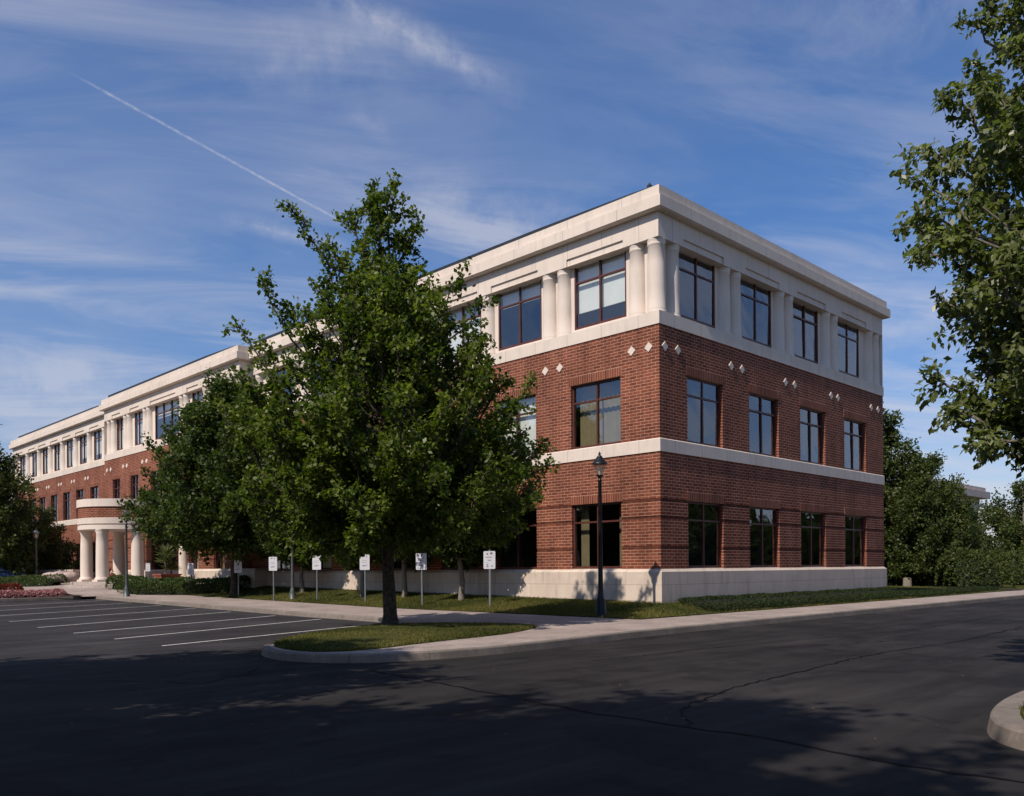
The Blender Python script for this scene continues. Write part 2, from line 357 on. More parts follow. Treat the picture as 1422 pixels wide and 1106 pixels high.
def sweep(name, path, prof, mats, parent, smooth=False, mat_of=None, closed=False):
    """prof: (outward, z); outward is to the left of travel"""
    n = len(path); offs = []
    for k in range(n):
        a = Vector(path[k])-Vector(path[k-1]) if (k or closed) else None; b = Vector(path[(k+1) % n])-Vector(path[k]) if (k < n-1 or closed) else None
        na = Vector((-a.y, a.x)).normalized() if a is not None else None; nb = Vector((-b.y, b.x)).normalized() if b is not None else None
        if na is None: o = nb
        elif nb is None: o = na
        else: o = (na+nb)/(1+na.dot(nb))
        offs.append(o)
    mb = MB()
    idx = list(range(n))+([0] if closed else [])
    for j in range(len(prof)-1):
        rows = [[(path[k][0]+offs[k].x*d, path[k][1]+offs[k].y*d, z + (path[k][2] if len(path[k]) > 2 else 0)) for k in idx] for d, z in prof[j:j+2]]
        mb.grid(rows, mat_of(j) if mat_of else 0, smooth)
    if not closed:
        for k in (0, n-1):
            pts = [(path[k][0]+offs[k].x*d, path[k][1]+offs[k].y*d, z + (path[k][2] if len(path[k]) > 2 else 0)) for d, z in prof]
            mb.face(pts, 0)
    return mb.build(name, mats, parent)

# ------------------------------------------------------------------ ground
def zr(Y): return .0105*min(max(Y-10, 0), 60)
def zwall(Y): return .48+.0125*min(max(Y, 0), 42)
def lawn_z(X, Y):
    if X > 17.3:
        return .17+.10*min(max((Y+1.6)/5, 0), 1)+.004*max(Y, 0)
    tx = (X+3.2)/3.2; ty = (Y+1.6)/1.6
    tt = min(max(min(tx, ty), 0), 1); tt = tt*tt*(3-2*tt)*.4+tt*.6
    return (.17+zr(Y))*(1-tt)+zwall(Y)*tt
g = MB(); g.face([(-700, -700, -.08), (900, -700, -.08), (900, 900, -.08), (-700, 900, -.08)]); g.build('ground', 'earth', kind='structure')
g = MB(); ys = [-70]+[10+2.5*k for k in range(25)]+[120]
g.grid([[(x, y, zr(y)) for x in (-110, -30, 0, 120)] for y in ys], smooth=False); road = g.build('road', 'asphalt', kind='structure')
g = MB(); ys = [.2]+[10+2.5*k for k in range(25)]+[119]
g.grid([[(x, y, zr(y)+.003) for x in (-60, -40, -20, -16.2, -6.8)] for y in ys], smooth=False); g.build('parking_lot', 'asphalt_old', kind='structure')
# sealed cracks
def ribbon(mb, pts, w, dz, m=0, seed=0, jit=.05):
    rg = random.Random(seed); P = []
    for k in range(len(pts)-1):
        a, b = Vector(pts[k]), Vector(pts[k+1]); n = max(2, int((b-a).length/.18))
        for i in range(n): P.append(a.lerp(b, i/n)+Vector((rg.uniform(-jit, jit), rg.uniform(-jit, jit))))
    P.append(Vector(pts[-1])); L, Rr = [], []
    for k, p in enumerate(P):
        d = (P[min(k+1, len(P)-1)]-P[max(k-1, 0)]).normalized(); nn = Vector((-d.y, d.x)); ww = w*rg.uniform(.5, 1.3)/2
        for lst, sg in ((L, 1), (Rr, -1)):
            q = p+nn*ww*sg; lst.append((q.x, q.y, zr(q.y)+dz))
    mb.grid([L, Rr], m, False)
cracks = [([(-14.6, -4.9), (-14.8, -6.7), (-15.05, -8.6), (-15.26, -10.3), (-15.26, -11.3), (-15.2, -12.0), (-15.37, -12.8), (-15.5, -13.5), (-15.4, -15)], .07),
          ([(-15.2, -11.3), (-14.4, -10.6), (-12.4, -10.1), (-10.7, -10.0), (-8.1, -9.75), (-6.3, -9.7), (-3, -9.9), (2, -9.7)], .055),
          ([(-6.9, -7.8), (-4, -8.8), (-1, -10.6), (1, -12)], .04), ([(-11.2, -6.6), (-7, -6.9), (-3.2, -7.6), (1, -7.9), (8, -7.6)], .035),
          ([(-18.9, -1.9), (-18.0, -3.0), (-17.4, -3.7), (-17.2, -4.4), (-16.2, -3.9), (-15.6, -3.2)], .05), ([(-20, -1.0), (-18.9, -1.9), (-17.6, -1.6), (-16, -1.7)], .035), ([(-20.6, -3.2), (-19.4, -3.5), (-18.6, -4.0)], .04)]
for k, (pts, w) in enumerate(cracks):
    cb = MB(); ribbon(cb, pts, w*.7, .006, 0, k); cb.build('crack_seal', 'tar', road)

# pavement and kerb
kerb_line = [(95, -4.05), (60, -4.05), (30, -4.05), (10, -4.05), (0, -4.1), (-7, -4.15), (-9.1, -4.4), (-11.4, -4.55), (-13, -4.4), (-13.9, -4.02), (-14.5, -3.4), (-14.78, -2.6), (-14.7, -1.7), (-14.35, -.85), (-13.6, -.05), (-12.6, .6), (-11, 1.55), (-9.3, 2.45), (-8.1, 3.2), (-7.45, 4.1), (-7.15, 5.5), (-7.05, 8), (-7.0, 10), (-7.0, 14), (-7.0, 20), (-7.0, 26), (-7.0, 30.3), (-7.25, 31.0)]
def smooth_path(P, n=2):
    for _ in range(n):
        Q = [P[0]]
        for a, b in zip(P, P[1:]): Q += [(a[0]*.75+b[0]*.25, a[1]*.75+b[1]*.25), (a[0]*.25+b[0]*.75, a[1]*.25+b[1]*.75)]
        Q.append(P[-1]); P = Q
    return P
kl = smooth_path(kerb_line)
# travel: from right far end towards the island, then along A.  the road is on the left of travel (-Y side)
KP = [(0.0, -.12), (.0, -.0), (-.02, .125), (-.035, .145), (-.06, .152), (-.16, .152), (-.165, .10)]
sweep('kerb', [(x, y, zr(y)) for x, y in kl], KP, ['kerb_stone'], None, smooth=False)['kind'] = 'structure'
def off_path(P, d):
    out = []
    for k in range(len(P)):
        a = Vector(P[max(k-1, 0)]); b = Vector(P[min(k+1, len(P)-1)]); t_ = (b-a).normalized(); out.append((P[k][0]-t_.y*d, P[k][1]+t_.x*d))
    return out
inner = off_path(kl, -.155)
from mathutils.geometry import tessellate_polygon
def sheet(name, poly, zf, mats, parent=None, **props):
    tri = tessellate_polygon([[Vector((x, y, 0)) for x, y in poly]])
    mb = MB(); mb.v = [(x, y, zf(x, y)) for x, y in poly]
    for f in tri: mb.f.append(list(f)); mb.m.append(0); mb.sm.append(False)
    return mb.build(name, mats, parent, **props)
pav = [p for p in inner if p[1] < 30.2] + [(-7.0, 30.2), (-2.9, 30.2)] + [(-2.9, y) for y in (26, 22, 18, 14, 10, 6, 2)] + [(-2.9, -1.3), (20, -1.3), (60, -1.3), (95, -1.3)]
sheet('sidewalk', pav, lambda x, y: .148+zr(y), 'concrete', kind='structure')

# lawn
g = MB()
def lawn_patch(xs, ys): g.grid([[(x, y, lawn_z(x, y)) for x in xs] for y in ys], smooth=True)
lin = lambda a, b, n: [a+(b-a)*k/n for k in range(n+1)]
lawn_patch(lin(-3.2, .05, 10), lin(-1.6, 30.3, 60))
lawn_patch(lin(.05, 17.3, 30), lin(-1.6, .05, 8))
lawn_patch(lin(17.301, 95, 40), lin(-1.6, 70, 30))
g.build('lawn', 'turf', kind='structure')
isl = [(-14.35, -2.9), (-13.9, -3.25), (-13, -3.2), (-11.6, -2.85), (-9.5, -2.6), (-8.3, -2.1), (-7.3, -1.6), (-7.15, -1.2), (-7.15, -.4), (-7.6, .6), (-8.4, 1.5), (-9.2, 2.15), (-10.5, 1.62), (-11.8, .9), (-12.9, .2), (-13.9, -.65), (-14.35, -1.4), (-14.5, -2.3)]
isl = smooth_path(isl+[isl[0]], 2)[:-1]
isc = (sum(p[0] for p in isl)/len(isl), sum(p[1] for p in isl)/len(isl))
g = MB(); rings = []
for k, (s_, h_) in enumerate(((1, .0), (.96, .03), (.8, .06), (.5, .085), (.2, .10))): rings.append([(isc[0]+(x-isc[0])*s_, isc[1]+(y-isc[1])*s_, .152+h_) for x, y in isl])
g.grid(rings, 0, True, True); g.face(rings[-1]); g.build('grass_verge', 'turf', kind='structure')
def isl_z(x, y): return .152+.10*min(1, .35+.65*max(0, 1-math.hypot((x-isc[0])/4.2, (y-isc[1])/2.6)))
# entrance plaza and flower island beyond the parking row
def plz(x, y):
    t_ = min(max((x+8.5)/5.0, 0), 1); hi = (.44+zr(y)*.3)*(1-t_)+.88*t_; f_ = min(max((y-30.2)/4.0, 0), 1); lo_ = lawn_z(x, y) if x > -3.2 else .148+zr(y)
    return lo_*(1-f_)+hi*f_
g = MB(); g.grid([[(x, y, plz(x, y)) for x in lin(-7.66, -.65, 24)] for y in [30.0, 30.2, 31, 32, 33, 34.2, 36, 38, 42, 48, 55, 62]], smooth=True); g.grid([[(x, y, plz(x, y)+.001) for x in lin(-26, -7.15, 12)] for y in (32.6, 34.2, 36, 38, 42, 48, 55, 62)], smooth=True); g.build('plaza', 'concrete', kind='structure')
fl_line = [(-26, 29.5), (-8.4, 29.5), (-7.75, 29.9), (-7.55, 30.6), (-7.55, 32)]
sweep('kerb', [(x, y, zr(y)+.03) for x, y in smooth_path(fl_line, 1)][::-1], KP, ['kerb_stone'], None)['kind'] = 'structure'
g = MB(); g.grid([[(x, y, .40+.05*math.sin(x*.7)*(1 if 29.9 < y < 32.5 else 0)) for x in lin(-26, -7.7, 20)] for y in (29.64, 30.4, 31.5, 33)], smooth=True); g.build('flower_border', 'soil', kind='structure')

# stall lines
lines = [((-15.0, 2.2), .33), ((-15.0, 4.95), .42), ((-15.0, 7.85), .43), ((-15.0, 10.95), .46), ((-14.9, 14.3), .45), ((-14.9, 17.6), .46), ((-14.9, 21.0), .46), ((-14.9, 24.4), .46)]
words = ['nearest the tree island', 'second from the tree island', 'third from the tree island', 'fourth from the tree island', 'fifth from the tree island', 'third from the flower bed', 'second from the flower bed', 'nearest the flower bed']
for k, ((x0, y0), sl_) in enumerate(lines):
    mb = MB(); ln = 6.6 if k == 0 else 7.6
    P = [(x0+ln*i/14, y0+sl_*ln*i/14) for i in range(15)]
    L = [(x, y+.055, zr(y)+.007) for x, y in P]; Q = [(x, y-.055, zr(y)+.007) for x, y in P]
    mb.grid([L, Q], 0, False); tag(mb.build('parking_line', 'line_paint'), 'worn white stall line painted on the asphalt, ' + words[k], 'line marking', 'painted stall lines of the car park')

# right hand kerbed island
ri = [(20, -13.35), (-5, -13.3), (-10, -13.3), (-11.7, -13.32), (-12.6, -13.4), (-13.4, -13.58), (-13.95, -13.85), (-14.3, -14.4), (-14.4, -15.1), (-14.1, -15.9), (-13.3, -16.6), (-12, -17.0), (-5, -17.0), (20, -17.0)]
ri = [(x-.10, y+.10) for x, y in ri]
ris = smooth_path(ri, 2)
sweep('kerb', [(x, y, 0) for x, y in ris[::-1]], [(0, -.12), (0, .0), (-.03, .14), (-.05, .16), (-.09, .168), (-.28, .168), (-.285, .12)], ['kerb_stone'], None)['kind'] = 'structure'
rin = off_path(ris, .28)
sheet('grass_verge', rin, lambda x, y: .16, 'turf', kind='structure')

# ------------------------------------------------------------------ the office building
BLD = thing('office_building', 'long three storey red brick office block with pale stone top floor and round columns', 'building', (0, 0, 0))
ZP, ZS0, ZS1, ZB0, ZB1, ZC, ZF = 1.57, 5.31, 5.74, 9.38, 9.80, 12.17, 12.97
XE, YE, Y1, Y2, PX = 17.3, 72.4, 26.85, 47.0, -.7
H1, H2 = 3.8, 7.96
winA = [2.68, 6.58, 9.85, 13.4, 16.95, 20.2, 24.1]
winB = [2.62, 6.55, 10.42, 14.35]
winC = [(29.42, 1.35), (32.7, 1.35), (37.0, 3.7), (41.55, 1.35), (44.8, 1.35)]
winF = [51.2, 54.35, 57.45, 60.6, 63.75, 66.7, 70.4]
def brick_rects(wins, u0, u1):
    r_ = []
    for za in (2.20, 3.16, 3.72): r_.append((u0+.9 if False else u0, u1, za, za+.10, .018, 3))
    for uc, w in wins:
        r_ += [(uc-w/2-.06, uc+w/2+.06, H1, H1+.305, -.012, 1), (uc-w/2-.06, uc+w/2+.06, H2, H2+.305, -.012, 2)]
        r_ += [(uc-w/2, uc+w/2, ZP-.1, H1, .20, None), (uc-w/2, uc+w/2, ZS1-.1, H2, .20, None)]
    return r_
BM = ['brick', 'soldier_low', 'soldier_high', 'brick_band']
wA = [(u, 2.2) for u in winA]; wB = [(u, 2.15) for u in winB]; wF = [(u, 1.7) for u in winF]
relief('brick_wall', 'A', 0, 0, Y1, ZP-.2, ZB0+.1, brick_rects(wA, 0, Y1), BM, BLD)
relief('brick_wall', 'B', 0, 0, XE, ZP-.2, ZB0+.1, brick_rects(wB, 0, XE), BM, BLD)
relief('brick_wall', 'A', PX, Y1, Y2, ZP-.2, ZB0+.1, brick_rects(winC, Y1, Y2), BM, BLD)
relief('brick_wall', 'A', 0, Y2, YE, ZP-.2, ZB0+.1, brick_rects(wF, Y2, YE), BM, BLD)
mb = MB()
for y in (Y1, Y2): mb.face([(PX, y, .2), (.3, y, .2), (.3, y, ZB0+.1), (PX, y, ZB0+.1)])
mb.face([(XE, 0, .0), (XE, YE, .0), (XE, YE, ZB0+.1), (XE, 0, ZB0+.1)]); mb.face([(0, YE, 0), (XE, YE, 0), (XE, YE, ZB0+.1), (0, YE, ZB0+.1)])
mb.build('brick_wall', BM, BLD)
outA = [(XE, YE), (XE, 0), (0, 0), (0, Y1)]; outC = [(2, Y1), (PX, Y1), (PX, Y2), (2, Y2)]; outF = [(0, Y2), (0, YE), (XE, YE)]
for path, dz in ((outA, 0), (outC, 0), (outF, 0)):
    sweep('string_course', path, [(-.1, ZS0), (.035, ZS0), (.035, ZS1-.03), (.0, ZS1), (-.19, ZS1+.004)], ['stone_trim'], BLD)
    sweep('stone_band', path, [(-.1, ZB0), (.03, ZB0), (.03, ZB1), (-.32, ZB1+.006)], ['stone_trim'], BLD)
for path, p0 in ((outA, .09), (outF, .09)): sweep('plinth', path, [(p0, -.2), (p0, 1.46), (-.02, ZP), (-.2, ZP+.004)], ['stone_plinth'], BLD)
sweep('plinth', [(2, Y1-1.6), (PX-.0, Y1-1.6), (PX-.0, Y2+.6), (2, Y2+.6)], [(.10, -.2), (.10, 1.6), (.0, 1.72), (-.9, 1.73)], ['stone_plinth'], BLD)

# top storey: recessed stone wall with windows, entablature, columns
SW, SD = 2.30, .30
def top_rects(wins): return [(u-w/2, u+w/2, 9.98, 12.24, .16, None) for u, w in wins]
def ent_rects(wins): return [(u-w/2-.10, u+w/2+.10, ZC-.01, 12.43, .055, 0) for u, w in wins]
tA = [(u, SW) for u in winA]; tB = [(u, 2.26) for u in winB]; tF = [(u, 1.75) for u in winF]
for pl, pos, u0, u1, wins in (('A', 0, 0, Y1, tA), ('B', 0, 0, XE, tB), ('A', PX, Y1, Y2, winC), ('A', 0, Y2, YE, tF)):
    e0 = u0+(SD if pos == 0 and u0 == 0 else 0)
    relief('stone_wall', pl, pos+SD, e0, u1-(0 if pl == 'A' else .02), ZB1-.05, ZC+.04, top_rects(wins), ['stone_plain'], BLD)
    relief('frieze', pl, pos, u0, u1, ZC, ZF+.02, ent_rects(wins), ['stone_trim'], BLD)
mb = MB()     # soffit of the entablature
mb.face([(.0, 0, ZC), (XE, 0, ZC), (XE, .42, ZC), (0, .42, ZC)]); mb.face([(.0, .42, ZC), (.42, .42, ZC), (.42, Y1, ZC), (0, Y1, ZC)]); mb.face([(PX, Y1, ZC), (PX+.42, Y1, ZC), (PX+.42, Y2, ZC), (PX, Y2, ZC)]); mb.face([(0, Y2, ZC), (.42, Y2, ZC), (.42, YE, ZC), (0, YE, ZC)])
for y in (Y1, Y2): mb.face([(PX, y, ZB0), (.32, y, ZB0), (.32, y, ZF+.02), (PX, y, ZF+.02)])
mb.face([(XE, 0, ZB0), (XE, YE, ZB0), (XE, YE, ZF+.02), (XE, 0, ZF+.02)]); mb.face([(0, YE, ZB0), (XE, YE, ZB0), (XE, YE, ZF+.02), (0, YE, ZF+.02)])
mb.build('frieze', 'stone_trim', BLD)
CP = lambda dz: [(-.1, ZF+dz), (.22, ZF+dz), (.235, ZF+.02+dz), (.27, ZF+.03+dz), (.27, ZF+.39+dz), (.15, ZF+.40+dz), (.15, ZF+.75+dz), (-.35, ZF+.77+dz), (-.35, ZF+dz)]
sweep('cornice', outA, CP(0), ['stone_cornice'], BLD); sweep('cornice', outC, CP(-.06), ['stone_cornice'], BLD); sweep('cornice', outF, CP(-.03), ['stone_cornice'], BLD)
def roof_edge(x, ya, yb, z):
    mb = MB(); h = [(0, .015), (.03, .05), (.2, .12), (1, .15)]
    rows = []
    for f_, hh in h:
        y = ya+(yb-ya)*f_; rows.append([(x, y, z-.02), (x, y, z+hh), (x+.10, y, z+hh-.004), (x+.10, y, z-.02)])
    mb.grid(rows, 0, False, True); mb.face(rows[0]); mb.face(rows[-1][::-1]); mb.build('roof_edge', 'roof_metal', BLD)
roof_edge(-.11, .12, Y1-.5, ZF+.77); roof_edge(PX-.11, Y1+.1, Y2-1.1, ZF+.71); roof_edge(-.11, Y2+.2, YE-2.2, ZF+.74)
mb = MB(); mb.box(.3, XE-.3, .3, YE-.3, ZF+.45, ZF+.6); mb.box(PX+.3, .28, Y1+.3, Y2-.3, ZF+.4, ZF+.5); mb.build('roof', 'roof_metal', BLD)
mb = MB(); mb.box(-.02, .10, .30, .42, ZF+.76, ZF+.93); mb.lathe([(.05, ZF+.93), (.03, ZF+1.0)], 8, .04, .36); mb.build('lightning_rod', 'roof_metal', BLD)
# columns
cm = MB(); cm.lathe([(.335, 0), (.335, .05), (.315, .08), (.325, .11), (.30, .16), (.298, .8), (.288, 1.6), (.275, 2.16), (.295, 2.18), (.295, 2.22), (.28, 2.25), (.31, 2.31), (.31, ZC-ZB1)], 28); col_me = cm.mesh('column', ['stone_plain'])
def column(x, y, s=1.0): o = link('column', col_me, BLD); o.location = (x, y, ZB1+.004); o.scale = (s, s, 1)
q = .325
column(q-.02, q-.02, 1.0); column(q, 1.05); column(1.10, q)
def gaps(wins, lo, hi):
    e = [lo]+sum([[u-w/2, u+w/2] for u, w in wins], [])+[hi]; return [(e[2*i+2], e[2*i+3]) for i in range(len(wins)-1)]
def pair(fn, a, b, sgl=1.25):
    c = (a+b)/2
    if b-a < sgl: fn(c)
    else: fn(c-.36); fn(c+.36)
for a, b in gaps(tA, 0, Y1): pair(lambda u: column(q, u), a, b)
column(q, Y1-.45)
for a, b in gaps(tB, 0, XE): pair(lambda u: column(u, q), a, b)
column(XE-1.05, q); column(XE-.33, q)
for u in (Y1+.45, Y1+1.25, 31.06-.3, 31.06+.3, 34.26-.3, 34.26+.3, 39.85-.3, 39.85+.3, 43.2-.3, 43.2+.3, Y2-1.2, Y2-.45): column(PX+q, u)
for a, b in gaps(tF, Y2, YE): pair(lambda u: column(q, u), a, b, 9)
column(q, Y2+.6); column(q, Y2+2.6); column(q, YE-.35)
# diamond insets
dm = MB(); h_ = .165
dm.grid([[(0, -.0, h_), (h_, -.0, 0), (0, -.0, -h_), (-h_, -.0, 0)], [(0, -.03, h_*.94), (h_*.94, -.03, 0), (0, -.03, -h_*.94), (-h_*.94, -.03, 0)]], 0, False, True); dm.face([(0, -.03, h_*.94), (h_*.94, -.03, 0), (0, -.03, -h_*.94), (-h_*.94, -.03, 0)]); d_me = dm.mesh('diamond_inset', ['stone_plain'])
def diamond(pl, pos, u):
    o = link('diamond_inset', d_me, BLD)
    if pl == 'A': o.location = (pos+.002, u, 8.69); o.rotation_euler = (0, 0, -PI/2)
    else: o.location = (u, pos+.002, 8.69)
for u in (.41, 1.1): diamond('A', 0, u)
for a, b in gaps(tA, 0, Y1):
    for s_ in (-.35, .35): diamond('A', 0, (a+b)/2+s_)
for u in (.29, 1.01, 4.26, 4.99, 8.17, 8.89, 12.03, 12.67, 16.0, 16.74): diamond('B', 0, u)
for u in (Y1+.5, Y1+1.2, 30.75, 31.4, 33.95, 34.6, 39.5, 40.2, 42.85, 43.5, Y2-1.2, Y2-.5): diamond('A', PX, u)
for u in (Y2+1.2, Y2+1.9): diamond('A', 0, u)
for a, b in gaps(tF, Y2, YE):
    for s_ in (-.3, .3): diamond('A', 0, (a+b)/2+s_)

# windows
WM = {}
def window_meshes(w, h, nc):
    key = (round(w, 2), round(h, 2), nc)
    if key in WM: return WM[key]
    f = MB(); B_ = .065; D0, D1 = -.05, .05; tz = h*.72
    f.box(-w/2, -w/2+B_, D0, D1, 0, h); f.box(w/2-B_, w/2, D0, D1, 0, h); f.box(-w/2+B_, w/2-B_, D0, D1, 0, B_+.02); f.box(-w/2+B_, w/2-B_, D0, D1, h-B_, h)
    f.box(-w/2+B_, w/2-B_, D0+.004, D1-.004, tz-.03, tz+.03)
    for k in range(1, nc):
        x = -w/2+w*k/nc; f.box(x-.03, x+.03, D0+.002, D1-.002, B_+.02, tz-.03); f.box(x-.03, x+.03, D0+.002, D1-.002, tz+.03, h-B_)
    p_ = MB(); gw = random.Random(int(w*100)+int(h*10)); ax_, az_, p1, p2 = gw.uniform(2, 3.2), gw.uniform(1.6, 2.6), gw.uniform(0, 6), gw.uniform(0, 6)
    p_.grid([[(-w/2+.03+(w-.06)*i/16, .0022*math.sin(ax_*(w*i/16)+p1)*math.sin(az_*(h*j/16)+p2)+.0008*math.sin(7*i/16*w+j*.9), .03+(h-.06)*j/16) for i in range(17)] for j in range(17)], 0, True)
    WM[key] = (f.mesh('window', ['frame_red']), p_.mesh('pane', ['glass'])); return WM[key]
BMs = {}
def blind_mesh(kind, w, h, frac):
    key = (kind, round(w, 2), round(h, 2), frac)
    if key in BMs: return BMs[key]
    mb = MB()
    if kind == 'blind': mb.box(-w/2+.05, w/2-.05, .13, .14, h*(1-frac)+.02, h-.04)
    elif kind == 'curtain':
        n = 60
        rows = [[(-w/2+.05+(w-.1)*k/n, .30+.014*math.sin(k*1.15+.4*math.sin(k*.37)), z) for k in range(n+1) ] for z in (.05, h-.05)]
        mb.grid(rows, 0, True)
    else:     # pair of drapes drawn to the sides
        for sx in (frac/abs(frac),):
            n = 24; w2 = (w-.1)*abs(frac)/2
            rows = [[(sx*(w/2-.05-w2*k/n), .30+.014*math.sin(k*1.2), z) for k in range(n+1)] for z in (.05, h-.05)]; mb.grid(rows, 0, True)
    BMs[key] = mb.mesh(kind, ['blind' if kind == 'blind' else 'curtain']); return BMs[key]
def window(pl, pos, uc, w, z0, z1, depth, nc=2, cover=None, frac=1.0):
    fm, pm = window_meshes(w, z1-z0, nc); o = link('window', fm, BLD)
    if pl == 'A': o.location = (pos+depth, uc, z0); o.rotation_euler = (0, 0, -PI/2)
    else: o.location = (uc, pos+depth, z0)
    pn = link('pane', pm, o); wr = random.Random(int(uc*100)+int(z0*7)); pn.rotation_euler = (R(wr.uniform(-.5, .5)), 0, R(wr.uniform(-.5, .5)))
    if cover == 'drapes': link('curtain', blind_mesh(cover, w, z1-z0, -frac), o)
    if cover: link('blind' if cover == 'blind' else 'curtain', blind_mesh(cover, w, z1-z0, frac), o)
WD = .15
cov2 = {0: ('curtain', 1.0), 1: ('blind', .97), 2: ('blind', .6), 4: ('curtain', 1.0), 6: ('blind', .9)}; cov3 = {0: ('blind', .74), 1: ('blind', .29), 2: ('blind', .95), 4: ('blind', .5)}; cov1 = {0: ('drapes', .36), 3: ('blind', .8), 5: ('blind', .95), 6: ('blind', .95)}
for k, u in enumerate(winA):
    window('A', 0, u, 2.2, ZP, H1, WD, 2, *cov1.get(k, (None,))); window('A', 0, u, 2.2, ZS1, H2, WD, 2, *cov2.get(k, (None,))); window('A', SD, u, SW, 9.98, 12.24, .06, 2, *cov3.get(k, (None,)))
for k, u in enumerate(winB):
    window('B', 0, u, 2.15, ZP, H1, WD); window('B', 0, u, 2.15, ZS1, H2, WD); window('B', SD, u, 2.26, 9.98, 12.24, .06)
for k, (u, w) in enumerate(winC):
    n = 3 if w > 2 else 2; c3 = ('blind', .95) if k in (0, 1) else (None,)
    if k != 2: window('A', PX, u, w, ZP, H1, WD, n, 'drapes', .7)
    window('A', PX, u, w, ZS1, H2, WD, n, 'drapes', .5); window('A', PX+SD, u, w, 9.98, 12.24, .06, n, *(('blind', .4) if k == 2 else ('blind', .97)))
for k, u in enumerate(winF):
    window('A', 0, u, 1.7, ZP, H1, WD); window('A', 0, u, 1.7, ZS1, H2, WD, 2, 'drapes', .55); window('A', SD, u, 1.75, 9.98, 12.24, .06, 2, 'blind', .93 if k not in (0, 1) else .8)
# entrance door
d = MB(); d.box(PX+.17, PX+.25, 35.15, 38.85, ZP-.6, H1, 0); d.box(PX+.10, PX+.169, 36.95, 37.05, 1.0, 3.2, 1); d.box(PX+.10, PX+.169, 35.2, 38.8, 3.1, 3.25, 1); d.build('entrance_door', ['car_glass', 'frame_red'], BLD)
# interior floors, ceilings and partitions seen through the glass
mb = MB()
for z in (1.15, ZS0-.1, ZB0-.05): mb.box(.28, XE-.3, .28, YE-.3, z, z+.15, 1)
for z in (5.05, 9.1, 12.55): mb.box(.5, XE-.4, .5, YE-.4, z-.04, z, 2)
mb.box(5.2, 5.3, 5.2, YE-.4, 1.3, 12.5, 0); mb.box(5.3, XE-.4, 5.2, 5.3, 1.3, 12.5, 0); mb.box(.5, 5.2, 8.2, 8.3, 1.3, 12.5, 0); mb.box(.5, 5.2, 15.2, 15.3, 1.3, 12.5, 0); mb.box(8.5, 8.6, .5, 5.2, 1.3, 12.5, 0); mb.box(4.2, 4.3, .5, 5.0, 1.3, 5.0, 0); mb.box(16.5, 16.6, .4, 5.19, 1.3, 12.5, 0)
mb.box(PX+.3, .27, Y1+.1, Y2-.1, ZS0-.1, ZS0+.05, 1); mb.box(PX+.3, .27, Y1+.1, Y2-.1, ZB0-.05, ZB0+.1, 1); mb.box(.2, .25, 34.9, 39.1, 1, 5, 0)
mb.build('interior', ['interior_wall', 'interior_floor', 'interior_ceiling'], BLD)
# portico
pm_ = MB(); PCX, PCY = -3.0, 36.9
seg = 72
def ringz(r_, z): return [(PCX+r_*math.cos(2*PI*k/seg), PCY+r_*math.sin(2*PI*k/seg), z) for k in range(seg)]
prof = [(1.9, 4.05, 0), (2.58, 4.05, 0), (2.58, 4.28, 0), (2.54, 4.29, 0), (2.54, 4.36, 0), (2.60, 4.37, 0), (2.62, 4.70, 0), (2.56, 4.71, 1), (2.56, 5.34, 0), (2.63, 5.35, 0), (2.63, 5.79, 0), (2.3, 5.81, 0), (2.3, 5.5, 0), (.05, 5.5, 0)]
for (ra, za, m_), (rb_, zb_, _) in zip(prof, prof[1:]): pm_.grid([ringz(ra, za), ringz(rb_, zb_)], m_, True, True)
pm_.face(ringz(1.9, 4.05)[::-1], 0)
pm_.box(-3.0, PX-.002, PCY-2.3, PCY+2.3, 4.08, 5.48, 0)
por = pm_.build('portico', ['stone_plain', 'brick_drum'], BLD)
pf = MB(); pf.lathe([(3.35, .3), (3.35, .86), (3.3, .87), (3.0, .87), (3.0, 1.03), (.1, 1.03)], 60, PCX, PCY); pf.build('entrance_steps', 'concrete', BLD)
pc = MB(); pc.box(-.47, .47, -.47, .47, 0, .12); pc.lathe([(.46, .12), (.46, .2), (.40, .25), (.39, .3), (.385, 1.2), (.365, 2.2), (.34, 2.75), (.36, 2.78), (.36, 2.82), (.35, 2.85), (.42, 2.93), (.42, 3.02)], 32); pc_me = pc.mesh('column', ['stone_plain'])
for ph in (80, 144, 216, 266):
    o = link('column', pc_me, por); o.location = (PCX+2.22*math.cos(R(ph)), PCY+2.22*math.sin(R(ph)), 1.032); o.scale = (.9, .9, 1)
for u in (33.75, 40.1): o = link('column', pc_me, por); o.location = (PX-.12, u, 1.032); o.scale = (.75, .75, 1.0)

